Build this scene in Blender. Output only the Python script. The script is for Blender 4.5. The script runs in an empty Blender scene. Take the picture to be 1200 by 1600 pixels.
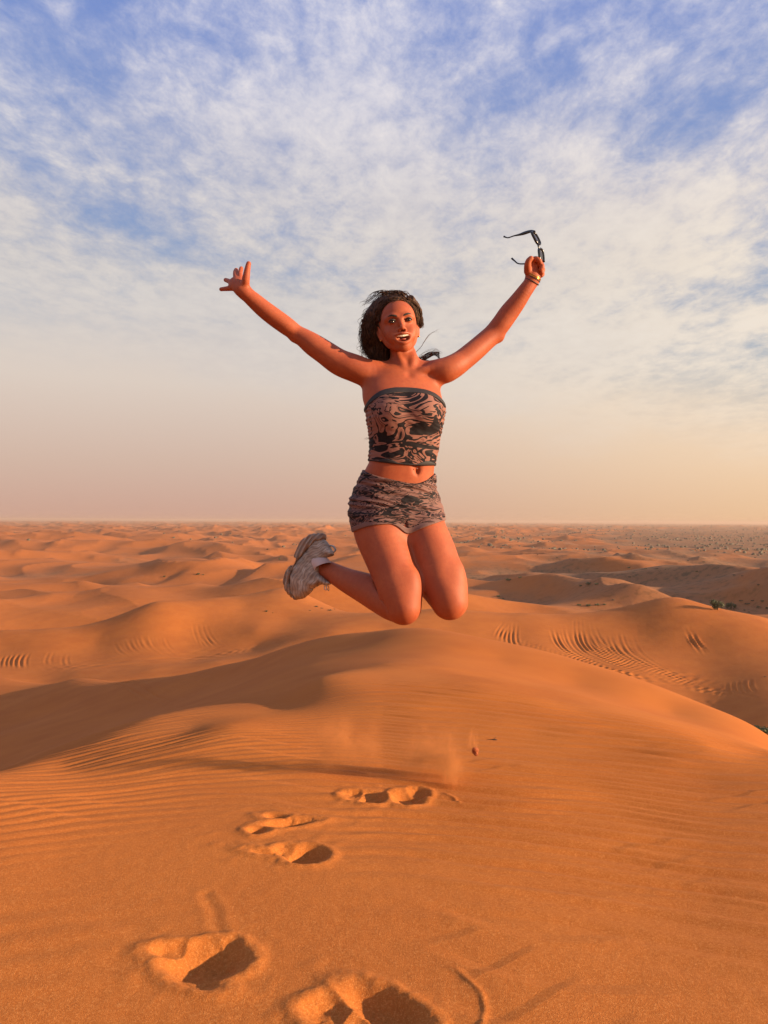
import bpy, math, random
import numpy as np
from mathutils import Vector, Matrix

random.seed(7)
np.random.seed(7)
SC = bpy.context.scene
COL = SC.collection

# ------------------------------------------------------------------ camera
CAM_Z = 1.13
F_PX = 1200.0                       # focal length in pixels of the 1200 x 1600 photograph
PITCH, ROLL = math.radians(0.66), 0.005
fw = Vector((0, math.cos(PITCH), math.sin(PITCH)))
r0 = Vector((1, 0, 0)); u0 = r0.cross(fw)
rt = r0 * math.cos(ROLL) + u0 * math.sin(ROLL)
up = rt.cross(fw)
cam_d = bpy.data.cameras.new('camera')
cam = bpy.data.objects.new('camera', cam_d); COL.objects.link(cam)
M = Matrix((rt, up, -fw)).transposed().to_4x4(); M.translation = (0, 0, CAM_Z)
cam.matrix_world = M
cam_d.sensor_fit = 'VERTICAL'; cam_d.sensor_height = 32.0; cam_d.lens = 32.0 * F_PX / 1600.0
cam_d.clip_start = 0.05; cam_d.clip_end = 40000
SC.camera = cam

def P(px, py, d):
    """world point seen at a pixel of the photograph, at forward distance d"""
    v = rt * ((px - 600) / F_PX) + up * ((800 - py) / F_PX) + fw
    v = v * (d / v.y)
    return Vector((v.x, v.y, v.z + CAM_Z))

# ------------------------------------------------------------------ sun, sky, exposure
SUN_AZ, SUN_EL = math.radians(103), math.radians(13.5)    # azimuth measured from straight ahead towards the right
sun_vec = Vector((math.sin(SUN_AZ) * math.cos(SUN_EL), math.cos(SUN_AZ) * math.cos(SUN_EL), math.sin(SUN_EL)))
sl = bpy.data.lights.new('sun', 'SUN'); sl.energy = 5.0; sl.angle = math.radians(0.8); sl.color = (1.0, 0.73, 0.45)
sun = bpy.data.objects.new('sun', sl); COL.objects.link(sun)
sun.rotation_euler = (-sun_vec).to_track_quat('-Z', 'Y').to_euler()
SC.view_settings.view_transform = 'Standard'; SC.view_settings.look = 'None'
SC.view_settings.gamma = 1.0; SC.view_settings.use_curve_mapping = False
SC.view_settings.exposure = 1.15
SC.cycles.use_denoising = True
SC.cycles.max_bounces = 6; SC.cycles.diffuse_bounces = 3; SC.cycles.volume_bounces = 0; SC.cycles.volume_step_rate = 1.5; SC.cycles.volume_max_steps = 64
SC.cycles.transparent_max_bounces = 12

class NT:
    """small helper that writes node trees"""
    def __init__(s, tree):
        s.t = tree; tree.nodes.clear()
    def n(s, typ, ins=None, **kw):
        nd = s.t.nodes.new(typ)
        for k, v in kw.items(): setattr(nd, k, v)
        for k, v in (ins or {}).items():
            sock = nd.inputs[k]
            if isinstance(v, bpy.types.NodeSocket): s.t.links.new(v, sock)
            else: sock.default_value = v
        return nd
    def link(s, a, b): s.t.links.new(a, b)
    def math(s, op, a, b=0.0, c=0.0, clamp=False):
        nd = s.n('ShaderNodeMath', {0: a, 1: b, 2: c}, operation=op, use_clamp=clamp); return nd.outputs[0]
    def mapr(s, v, a, b, c, d, smooth=False):
        nd = s.n('ShaderNodeMapRange', {0: v, 1: a, 2: b, 3: c, 4: d}, interpolation_type='SMOOTHSTEP' if smooth else 'LINEAR')
        return nd.outputs[0]
    def mix(s, f, a, b, blend='MIX'):
        nd = s.n('ShaderNodeMix', data_type='RGBA', blend_type=blend)
        for i, v in ((0, f), (6, a), (7, b)):
            if isinstance(v, bpy.types.NodeSocket): s.t.links.new(v, nd.inputs[i])
            else: nd.inputs[i].default_value = v
        return nd.outputs[2]
    def noise(s, vec, scale, detail=2, rough=0.5, dist=0.0, dim='3D', lac=2.0):
        nd = s.n('ShaderNodeTexNoise', {'Scale': scale, 'Detail': detail, 'Roughness': rough, 'Distortion': dist, 'Lacunarity': lac}, noise_dimensions=dim)
        if vec is not None: s.t.links.new(vec, nd.inputs['Vector'])
        return nd
    def ramp(s, f, pts, interp='LINEAR'):
        nd = s.n('ShaderNodeValToRGB'); s.t.links.new(f, nd.inputs[0])
        cr = nd.color_ramp; cr.interpolation = interp
        while len(cr.elements) < len(pts): cr.elements.new(0.5)
        for e, (p, c) in zip(cr.elements, pts):
            e.position = p; e.color = c if len(c) == 4 else (*c, 1)
        return nd.outputs[0]
    def vscale(s, vec, sc):
        return s.n('ShaderNodeVectorMath', {0: vec, 1: sc}, operation='MULTIPLY').outputs[0]

def lin(r, g, b):
    f = lambda c: ((c / 255 + 0.055) / 1.055) ** 2.4 if c > 10 else c / 255 / 12.92
    return (f(r), f(g), f(b), 1)

def build_world():
    w = bpy.data.worlds.new('World'); SC.world = w; w.use_nodes = True
    n = NT(w.node_tree)
    sky = n.n('ShaderNodeTexSky', sky_type='NISHITA', sun_disc=False, sun_elevation=SUN_EL,
              sun_rotation=SUN_AZ, altitude=200, air_density=1.2, dust_density=2.0, ozone_density=1.6)
    co = n.n('ShaderNodeTexCoord').outputs['Generated']
    sep = n.n('ShaderNodeSeparateXYZ', {0: co})
    X, Y, Z = sep.outputs
    # one layer of thin altocumulus, laid on a flat sheet of air above the desert
    zc = n.math('ADD', n.math('MAXIMUM', Z, 0.0), 0.09)
    cx = n.math('DIVIDE', X, zc); cy = n.math('DIVIDE', Y, zc)
    plane = n.n('ShaderNodeCombineXYZ', {0: cx, 1: cy, 2: 0.0}).outputs[0]
    rot = n.n('ShaderNodeMapping', {'Vector': plane, 'Location': (51, 14, 0), 'Rotation': (0, 0, math.radians(-30)), 'Scale': (1.0, 0.68, 1)}).outputs[0]
    big = n.noise(rot, 0.95, 4, 0.6, 0.25).outputs[0]
    mid = n.noise(rot, 3.3, 8, 0.68, 0.18).outputs[0]
    fin = n.noise(rot, 12.0, 6, 0.66, 0.25).outputs[0]
    c = n.math('ADD', n.math('MULTIPLY', big, 0.95), n.math('ADD', n.math('MULTIPLY', mid, 0.62), n.math('MULTIPLY', fin, 0.42)))
    # cover closes towards the horizon because the sheet is seen ever more edge-on
    thick = n.mapr(Z, 0.18, 0.55, 0.16, -0.02)
    c = n.math('ADD', c, thick)
    c = n.math('SUBTRACT', c, n.math('MULTIPLY', n.mapr(X, .15, .45, 0, 1, True), n.mapr(Z, .5, .2, 0, .10)))
    cover = n.mapr(c, 0.75, 1.17, 0.0, 1.0, True)
    # the side towards the sun is yellow, the side away from it mauve grey
    flat = n.n('ShaderNodeVectorMath', {0: co, 1: (sun_vec.x, sun_vec.y, 0)}, operation='DOT_PRODUCT').outputs['Value']
    side = n.mapr(flat, -0.45, 0.48, 0.0, 1.0, True)
    cloud_shade = n.math('ADD', n.math('MULTIPLY', fin, 0.5), n.math('MULTIPLY', mid, 0.6))
    cs = n.mapr(cloud_shade, 0.42, 0.70, 0.0, 1.0)
    hi = n.mix(cs, lin(158, 170, 210), lin(236, 231, 236))
    lo_a = n.mix(side, lin(196, 192, 194), lin(246, 230, 210))
    lo = n.mix(n.math('MULTIPLY', cs, 0.45), lo_a, lin(242, 232, 220))
    cloud = n.mix(n.mapr(Z, 0.28, 0.58, 0.0, 1.0, True), lo, hi)
    clear = n.mix(1.0, sky.outputs[0], (0.062, 0.062, 0.062, 1), 'MULTIPLY')
    clear = n.mix(n.mapr(Z, 0.15, 0.6, 0.55, 0.90), clear, n.ramp(Z, [(0.18, lin(180, 198, 220)), (0.36, lin(148, 172, 222)), (0.60, lin(118, 144, 214))]))
    col = n.mix(cover, clear, cloud)
    # dusty air near the horizon
    dust_l = n.ramp(Z, [(0.0, lin(204, 162, 144)), (0.07, lin(210, 182, 165)), (0.17, lin(220, 205, 193)), (0.30, lin(216, 212, 209))])
    dust_r = n.ramp(Z, [(0.0, lin(238, 196, 150)), (0.07, lin(247, 214, 176)), (0.17, lin(251, 230, 202)), (0.30, lin(244, 234, 220))])
    dust = n.mix(side, dust_l, dust_r)
    edge = n.math('ADD', Z, n.math('MULTIPLY', n.math('SUBTRACT', big, 0.5), 0.16))
    edge = n.math('ADD', edge, n.math('MULTIPLY', side, 0.13))
    col = n.mix(n.mapr(edge, 0.15, 0.33, 1.0, 0.0, True), col, dust)
    bg = n.n('ShaderNodeBackground', {'Color': col, 'Strength': 0.452})
    # (the Nishita sky above is scaled to strength 0.06 before the clouds cover it)
    n.n('ShaderNodeOutputWorld', {'Surface': bg.outputs[0]})
build_world()

# ------------------------------------------------------------------ object helpers
def tag(o, label=None, cat=None, group=None, kind=None):
    if label: o['label'] = label
    if cat: o['category'] = cat
    if group: o['group'] = group
    if kind: o['kind'] = kind
    return o

def empty(name, loc=(0, 0, 0)):
    o = bpy.data.objects.new(name, None); COL.objects.link(o); o.location = loc
    o.empty_display_size = 0.05
    return o

def mesh_obj(name, verts, faces, mat=None, parent=None, smooth=True, mats=None, midx=None):
    """verts: (n,3) array, faces: (m,3|4) array or list of tuples"""
    me = bpy.data.meshes.new(name)
    verts = np.asarray(verts, dtype=np.float32)
    if isinstance(faces, np.ndarray):
        k = faces.shape[1]; m = faces.shape[0]
        me.vertices.add(len(verts)); me.vertices.foreach_set('co', verts.ravel())
        me.loops.add(m * k); me.loops.foreach_set('vertex_index', faces.astype(np.int32).ravel())
        me.polygons.add(m); me.polygons.foreach_set('loop_start', np.arange(0, m * k, k, dtype=np.int32))
        me.update(calc_edges=True)
    else:
        me.from_pydata(verts.tolist(), [], faces); me.update()
    if smooth: me.polygons.foreach_set('use_smooth', np.ones(len(me.polygons), dtype=bool))
    for m_ in (mats or ([mat] if mat else [])): me.materials.append(m_)
    if midx is not None: me.polygons.foreach_set('material_index', np.asarray(midx, dtype=np.int32))
    o = bpy.data.objects.new(name, me); COL.objects.link(o)
    if parent is not None: o.parent = parent
    return o

def material(name, color=None, rough=0.6, **kw):
    m = bpy.data.materials.new(name); m.use_nodes = True
    n = NT(m.node_tree)
    b = n.n('ShaderNodeBsdfPrincipled', {'Roughness': rough})
    if color is not None: b.inputs['Base Color'].default_value = (*color[:3], 1)
    for k, v in kw.items(): b.inputs[k.replace('_', ' ')].default_value = v
    n.n('ShaderNodeOutputMaterial', {'Surface': b.outputs[0]})
    return m, n, b
# ------------------------------------------------------------------ sand
def hash2(ix, iy, seed):
    h = (ix.astype(np.int64) * 374761393 + iy.astype(np.int64) * 668265263 + seed * 974634777) & 0x7fffffff
    h = ((h ^ (h >> 13)) * 1274126177) & 0x7fffffff
    return h ^ (h >> 16)

def gnoise(x, y, seed=0):
    """gradient noise, about -0.7 .. 0.7"""
    x0 = np.floor(x); y0 = np.floor(y); fx = x - x0; fy = y - y0
    ux = fx * fx * fx * (fx * (fx * 6 - 15) + 10); uy = fy * fy * fy * (fy * (fy * 6 - 15) + 10)
    def g(dx, dy):
        a = (hash2(x0 + dx, y0 + dy, seed) % 3600) * (math.pi / 1800)
        return np.cos(a) * (fx - dx) + np.sin(a) * (fy - dy)
    a = g(0, 0); b = g(1, 0); c = g(0, 1); d = g(1, 1)
    return (a + (b - a) * ux) + ((c + (d - c) * ux) - (a + (b - a) * ux)) * uy

def sst(a, b, x):
    t = np.clip((x - a) / (b - a), 0, 1); return t * t * (3 - 2 * t)

# spot heights of the near and middle dunes: pixel and distance, or azimuth/radius/height
VIS = [
 # foot of the frame, trampled top of the dune
 # front swell of the crest
 (500,1060,5.9),(600,1057,6.0),(750,1071,5.8),(900,1105,5.3),(1050,1139,4.9),(1200,1184,4.5),
 (600,1037,7.2),(750,1054,7.0),(900,1085,6.5),(1050,1125,6.0),(1200,1173,5.6),
 (650,1010,9.2),(780,1030,8.8),(900,1065,8.2),(1050,1112,7.5),(1200,1165,6.9),
 # back crest, seen against the plain
 (590,987,12.0),(640,987,12.0),(700,997,11.8),(750,1009,11.4),(825,1026,11.0),(900,1048,10.5),(975,1075,10.0),(1050,1101,9.4),(1125,1131,8.8),(1200,1159,8.2),
 # sharp shoulder that runs towards the left foreground
 (575,1016,9.4),(520,1045,7.8),(450,1077,6.4),(380,1098,5.7),(310,1112,5.3),(240,1128,4.9),(175,1152,4.5),(112,1176,4.2),(50,1194,4.0),(0,1206,3.9),
 (575,1040,7.4),(450,1100,5.4),(300,1135,4.6),(100,1200,3.8),
 # back arm on the left
 (562,989,12.3),(517,996,13.0),(480,1005,13.6),(450,1015,14.2),(375,1036,15.6),(337,1045,16.4),(277,1056,17.6),(225,1060,18.8),(120,1060,23.5),(0,1058,29),
 # shaded hollow between them
 (540,1010,10.6),(500,1025,10.0),(450,1045,9.2),(375,1078,8.7),(300,1100,9.3),(200,1125,10.6),(100,1160,10.8),(40,1185,8.5),
 (430,1028,12.2),(350,1058,13.2),(250,1085,14.5),(150,1100,16.2),(60,1120,18.2),(0,1150,15),(150,1075,19.5),(40,1085,23),
 # floor and lit face of the middle left dune
 (0,1051,36),(120,1051,35),(240,1046,34),(340,1034,35),(430,1018,37),(520,995,39.5),
 (0,1040,38),(150,1036,38),(300,1028,39),(400,1010,41),
 (0,1012,42),(150,1005,42.5),(300,985,44.5),(400,985,43.5),
 (0,985,46),(80,982,46),(150,974,46.5),(206,955,47.5),(244,940,49),(337,936,52),(450,925,56),(380,952,49),
 (450,966,47),(520,962,47),(600,957,47),(690,950,47),(750,955,47),
 (600,975,43),(700,972,43.5),
 # tracked face on the right
 (825,959,46.5),(900,963,46),(937,959,46.4),(975,951,47),(1027,936,48.5),(1060,935,48.5),(1106,949,47.5),(1162,961,46),(1200,968,45),
 (800,990,42),(900,1000,41.5),(1000,990,42),(1100,1000,40),(1200,1010,38.2),
 (850,1015,39),(900,1035,37),(1000,1040,36.5),(1100,1050,35.5),(1200,1060,32.8),
 (980,1070,33),(1100,1100,30.8),(1200,1110,27.8),(1150,1130,27.2),(1200,1148,24.8),
 (1130,946,70),(1180,948,66),
]
FREE = []   # azimuth in degrees, radius, height
for yy in (1.1, 1.5, 2.0, 2.5, 3.0, 3.6, 4.2):
    for tt in (-.62, -.42, -.2, 0, .2, .42, .62):
        if tt < -.3 and yy > 3.3: continue
        xx = tt * yy
        FREE.append((math.degrees(math.atan2(xx, yy)), math.hypot(xx, yy), .025 - .03 * xx - .006 * max(xx, 0) ** 2 - .009 * max(yy - 2, 0) ** 2))
for a, rr in ((-26,1),(-14,1),(0,1.0),(14,1),(26,1)):
    FREE.append((a, 0.7, 0.03))
for a, r_, z_ in [(0,17,-3.4),(6,16.5,-3.7),(13,15.2,-4.0),(20,14,-4.5),(26.5,13,-5.0),(-6,19,-3.8),(-11,22,-4.3),(-17,30,-5.4),(-24,35,-5.9),
                  (0,24,-5.6),(10,22,-5.7),(20,21,-6.0),(-10,29,-5.5),(3,33,-6.2),(-4,33,-6.2),
                  (-26,60,-8.4),(-20,60,-8.3),(-8,66,-8.2),(0,60,-8.2),(8,60,-8.4),(15,62,-7.6),(22,60,-7.6),(27,58,-8),(-14,64,-7.8),
                  (-40,2.5,0.0),(-40,6,-1.4),(-40,12,-3.6),(-40,30,-6),(-40,50,-7),(40,2.5,-.12),(40,5,-.9),(40,9,-2.7),(40,18,-5.2),(40,34,-6.5),(40,50,-6.5),
                  (-75,2.5,0.0),(-75,7,-1.5),(-75,15,-4),(-75,40,-7),(75,2.5,-.1),(75,7,-1.6),(75,15,-4.2),(75,40,-7),
                  (-120,2.5,0.0),(-120,8,-1.2),(-120,20,-4),(-120,45,-7),(120,2.5,-.05),(120,8,-1.5),(120,20,-4),(120,45,-7),
                  (-175,2.5,.05),(175,2.5,.05),(-175,9,-.6),(175,9,-.6),(-175,25,-4),(175,25,-4),(-175,50,-7),(175,50,-7)]:
    FREE.append((a, r_, z_))
for a in range(-175, 180, 25):
    FREE.append((a, 100, -9)); FREE.append((a, 170, -9)); FREE.append((a, 0.7, 0.03)); FREE.append((a, 0.25, 0.03))
uv, zz = [], []
for px, py, d in VIS:
    p = P(px, py, d); uv.append((math.atan2(p.x, p.y) * 1.25, math.log(math.hypot(p.x, p.y)) * 0.62)); zz.append(p.z)
for a, r_, z_ in FREE:
    uv.append((math.radians(a) * 1.25, math.log(r_) * 0.62)); zz.append(z_)
UV = np.array(uv); ZZ = np.array(zz)
def tk(r2): return 0.5 * r2 * np.log(r2 + 1e-12)
def solve_tps():
    n_ = len(UV)
    r2 = ((UV[:, None] - UV[None]) ** 2).sum(-1)
    A = np.zeros((n_ + 3, n_ + 3)); A[:n_, :n_] = tk(r2) + np.eye(n_) * 1.5e-4 ; A[:n_, n_] = 1; A[:n_, n_ + 1:] = UV; A[n_:, :n_] = A[:n_, n_:].T
    return np.linalg.solve(A, np.concatenate([ZZ, np.zeros(3)]))
W = solve_tps()
def tps(u, v):
    out = W[-3] + W[-2] * u + W[-1] * v
    for i in range(len(UV)):
        out = out + W[i] * tk((u - UV[i, 0]) ** 2 + (v - UV[i, 1]) ** 2)
    return out

def dune_field(x, y):
    """the open dune field: warped barchan-like swells with a steep lee side to the left"""
    wx = x + 14 * gnoise(x / 60, y / 60, 3) ; wy = y + 16 * gnoise(x / 55, y / 55, 4)
    h = np.zeros_like(x)
    for s_, L, A, sd in ((0, 52, 3.0, 14), (1, 24, 2.9, 12), (2, 12.0, 1.25, 13)):
        n2 = gnoise(wx / (L * 1.3) + 7.7, wy / (L * 1.1) + 3.3, sd + 20)
        n1 = gnoise(wx / L + .42 * n2, wy / (L * 1.25), sd)
        n2 = gnoise((wx + .42 * L * n2) / (L * 1.3) + 7.7, wy / (L * 1.1) + 3.3, sd + 20)   # leans over, steeper on the lee side
        rdg = 1 - np.abs(n1) * 2.6                       # sharp crests
        h = h + A * (0.70 * np.maximum(rdg, -0.15) * sst(-.35, .3, n2) + 0.85 * n2)
    big = gnoise(x / 310 + 4.2, y / 260 + 1.7, 31)
    r_ = np.hypot(x, y)
    flat = sst(0.0, 0.5, np.arctan2(x, y)) * sst(170, 330, r_) * (1 - sst(620, 900, r_) * .6)      # interdune flat on the right
    h = h * (1 - 0.78 * flat) * (0.85 + 0.5 * big)
    return h + 1.6 * big

TRACKS = []
TR = random.Random(5)
def track(pts, width=.30, gap=1.5, depth=.06):
    """one pass of a four-wheel drive: pixel/distance points along its path"""
    q = [P(*p) for p in pts]
    pp = []
    for i in range(len(q) - 1):
        a = q[max(i - 1, 0)]; b = q[i]; c = q[i + 1]; d = q[min(i + 2, len(q) - 1)]
        for k in range(10):
            t = k / 10
            pp.append(.5 * ((2 * b) + (c - a) * t + (2 * a - 5 * b + 4 * c - d) * t * t + (-a + 3 * b - 3 * c + d) * t ** 3))
    pp.append(q[-1])
    TRACKS.append((np.array([(v.x, v.y) for v in pp]), width, gap, depth))
def fan(starts, ends, mids, n_, **kw):
    for i in range(n_):
        t = i / max(n_ - 1, 1) + random.uniform(-.03, .03)
        l = lambda a, b: tuple(a[k] * (1 - t) + b[k] * t for k in range(3))
        track([l(*starts), l(*mids), l(*ends)], **kw)
# sweeping turns on the right face
KW = dict(width=.08, gap=.26, depth=.030)
fan(((862,975,44.5),(985,985,42.5)), ((960,1048,35.5),(1130,1085,32.0)), ((880,1012,39.5),(1010,1030,38)), 15, **KW)
fan(((900,966,45.6),(925,966,45.6)), ((1040,1070,33.5),(1170,1090,31)), ((915,1012,39.5),(955,1012,39.5)), 7, **KW)
fan(((790,975,44),(805,978,44)), ((770,1010,39.5),(812,1012,39)), ((779,990,42),(804,996,41)), 5, **KW)
fan(((1066,982,42),(1076,985,42)), ((1126,1035,37),(1110,1037,37)), ((1090,1005,39.5),(1088,1007,39.5)), 3, **KW)
fan(((1140,1070,33.7),(1168,1072,33.4)), ((1150,1100,31),(1176,1102,31)), ((1143,1086,32),(1169,1088,32)), 4, width=.085, gap=.26, depth=.018)
fan(((1020,1075,32.6),(1040,1085,31.8)), ((1200,1118,29.3),(1200,1135,27.6)), ((1100,1098,31),(1110,1110,30)), 6, width=.085, gap=.3, depth=.022)
fan(((960,1030,37.5),(965,1035,37)), ((1090,1048,35.5),(1200,1095,31.6)), ((1020,1040,36.5),(1070,1062,34.5)), 5, width=.085, gap=.3, depth=.02)
for q in range(9):
    a = random.uniform(-12, 14); b = random.uniform(-10, 12)
    track([(775 + 4 * a, 985 + a, 43 - a * .08), (850 + 3 * a, 1016 + a, 39.2 - a * .08), (960 + 3 * b, 1052 + b * .7, 35.3 - b * .07), (1090 + 4 * b, 1078 + b, 33.0 - b * .09), (1200, 1090 + b, 29.6 - b * .1)], width=.085, gap=.35, depth=.016)
for q in range(8):
    a = random.uniform(-5, 5)
    track([(0, 1040 + a, 37.8 - a * .3), (120, 1040 + a, 37.4 - a * .3), (250, 1034 + a, 38.4 - a * .3), (360, 1018 + a, 40 - a * .3), (440, 1004 + a, 42)], width=.085, gap=.35, depth=.018)
# left
fan(((303,972,46),(318,974,46)), ((322,1012,41),(346,1014,41)), ((309,990,43.5),(327,994,43.3)), 5, **KW)
fan(((180,1000,43),(255,1000,43)), ((213,1030,38.5),(290,1026,39)), ((190,1016,40.5),(264,1014,41)), 7, width=.085, gap=.26, depth=.024)
fan(((10,1022,40.5),(44,1018,41)), ((4,1044,37),(38,1046,36.5)), ((6,1034,39),(36,1034,39)), 5, **KW)
fan(((82,1018,41),(104,1018,41)), ((80,1040,37.5),(104,1040,37.5)), ((76,1030,39),(101,1030,39)), 2, width=.085, gap=.26, depth=.022)
fan(((20,938,58),(30,940,58)), ((56,975,51),(72,976,51)), ((34,960,54),(46,962,54)), 4, width=.10, gap=.3, depth=.035)
fan(((0,1052,33.5),(0,1057,24)), ((322,1100,10.9),(350,1085,11.6)), ((230,1066,17.0),(262,1066,16.6)), 6, gap=.16, width=.04, depth=.014)
fan(((120,1052,30),(150,1054,28)), ((226,1120,11.8),(250,1125,11.2)), ((240,1088,14.2),(266,1092,13.4)), 3, gap=.16, width=.04, depth=.012)

def add_tracks(x, y, h):
    for pts, wd, gap, dep in TRACKS:
        lo = pts.min(0) - 2; hi = pts.max(0) + 2
        m = (x > lo[0]) & (x < hi[0]) & (y > lo[1]) & (y < hi[1])
        if not m.any(): continue
        X = x[m]; Y = y[m]; best = np.full(X.shape, 1e9); sgn = np.zeros(X.shape); tt = np.zeros(X.shape)
        for i in range(len(pts) - 1):
            a = pts[i]; d = pts[i + 1] - a; L2 = (d ** 2).sum() + 1e-9
            t = np.clip(((X - a[0]) * d[0] + (Y - a[1]) * d[1]) / L2, 0, 1)
            ex = X - a[0] - t * d[0]; ey = Y - a[1] - t * d[1]
            dd = ex * ex + ey * ey; k = dd < best
            best = np.where(k, dd, best); sgn = np.where(k, (ex * d[1] - ey * d[0]) / math.sqrt(L2), sgn); tt = np.where(k, (i + t) / (len(pts) - 1), tt)
        e0, e1 = TR.uniform(0, .12), TR.uniform(.66, .92)
        ends = sst(e0, e0 + .38, tt) * (1 - sst(e1 - .25, e1 + .08, tt)) * (np.sqrt(best) < gap + wd * 3)
        off = np.zeros(X.shape)
        for s in (-.5, .5):
            q = (sgn - s * gap) / wd
            off += -np.exp(-q * q * 1.8) + .55 * np.exp(-(np.abs(q) - 1.35) ** 2 * 3)
        h[m] += off * dep * TR.uniform(.35, 1.15) * ends * (.7 + .9 * gnoise(X * .45, Y * .45, 77))
    return h

# footprints: pixel centre, half-length, half-width (m), turn (deg), depth (m) of each hollow that makes up the print
PRINTS = [
 [((322,1500),.112,.094,15,.052),((268,1490),.060,.036,10,.020),((300,1535),.075,.035,-25,.014),((350,1490),.055,.060,0,.020)],
 [((598,1578),.125,.062,-38,.046),((512,1580),.066,.060,20,.026),((560,1615),.09,.07,0,.030)],
 [((452,1287),.105,.036,22,.030),((402,1300),.040,.034,0,.022),((430,1278),.05,.03,0,.018)],
 [((478,1338),.080,.076,0,.048),((418,1334),.055,.020,-14,.018),((450,1330),.06,.05,0,.02)],
 [((580,1249),.062,.070,0,.030),((552,1243),.055,.055,0,.018)],
 [((636,1248),.075,.085,0,.034),((652,1240),.05,.05,0,.02)],
]
def ground0(x, y):
    r_ = np.hypot(x, y) + 1e-6; a = np.arctan2(x, y)
    near = tps(a * 1.25, np.log(r_) * .62)
    w = sst(56, 92, r_)
    out = near * (1 - w)
    far = (r_ > 40)
    if far.any():
        f = np.zeros_like(out); df = dune_field(x[far], y[far]); f[far] = df
        out = out + w * (-9.3) + f * sst(50, 80, r_)
    return out
def ray_ground(px, py, z_hint=0.0):
    lo, hi = 1.0, 16.0
    for d in np.arange(1.2, 16, .02):
        p = P(px, py, d)
        if p.z < ground0(np.array([p.x]), np.array([p.y]))[0]: return p
    return P(px, py, 3)

def near_detail(x, y, h):
    """ripples and small relief of the near dune"""
    r_ = np.hypot(x, y)
    m = (r_ < 16)
    X = x[m]; Y = y[m]; R = r_[m]
    wob = .10 * gnoise(X * .8, Y * .8, 41) + .035 * gnoise(X * 2.6, Y * 3.4, 42)
    tilt = np.where(X < 0, -.42 * X * sst(-.1, 2.2, -X), .20 * X)
    ph = (Y + tilt + wob) * 2 * math.pi
    lam1, lam2 = .072, .118
    a1 = sst(-.45, .15, gnoise(X * .9 + 3, Y * .7, 43))
    rip = np.sin(ph / lam1 + 1.4 * gnoise(X * 2, Y * 2, 44)); rip = rip + .28 * np.sin(2 * ph / lam1 + .8)
    rip2 = np.sin(ph / lam2 + 2.0 * gnoise(X * 1.1, Y * 1.1, 45))
    zone = sst(2.0, 2.9, R + .30 * np.maximum(-X, 0) * 2) * (1 - sst(6, 9, R))
    d = .0031 * rip * a1 * zone * (1 - .45 * sst(.9, 1.9, -X)) * (1 + .7 * sst(-.3, .6, X)) * (1 - sst(4.2, 6.5, R)) + .0040 * (1 + .5 * sst(-.3, .6, X)) * rip2 * sst(-.35, .2, gnoise(X * .7 + 9, Y * .6, 46)) * (1 - sst(5, 10, R)) * sst(1.6, 2.6, R)
    # long faint wind ridges with a steeper edge, few and broken up
    q = (Y + .25 * X + .22 * gnoise(X * 1.3, Y * 1.0, 47)) / .21
    fr = q - np.floor(q)
    saw = np.where(fr < .78, fr / .78, (1 - fr) / .22)
    d += .0070 * (saw - .5) * sst(.02, .34, gnoise(X * 1.15 + 5, Y * 2.2 + 2, 48)) * (1 - sst(4, 6, R))
    q = (Y - .42 * X + .16 * gnoise(X * 1.7, Y * 1.4, 50)) / .17
    fr = q - np.floor(q)
    saw = np.where(fr < .82, fr / .82, (1 - fr) / .18)
    d += .0034 * (saw - .5) * sst(.16, .36, gnoise(X * 1.6 + 1, Y * 2.6 + 8, 51)) * (1 - sst(3.6, 5, R)) * sst(-.2, .3, X)
    d += .006 * gnoise(X * 1.6, Y * 1.6, 49) + .0009 * gnoise(X * 22, Y * 22, 52) * (1 - sst(2.5, 4, R))
    h[m] += d
    return h

PR_W = []      # world data of the prints
for pr in PRINTS:
    L = []
    for (c, a, b, tu, dp) in pr:
        g = ray_ground(*c); L.append((g.x, g.y, a, b, math.radians(tu), dp))
    PR_W.append(L)

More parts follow.
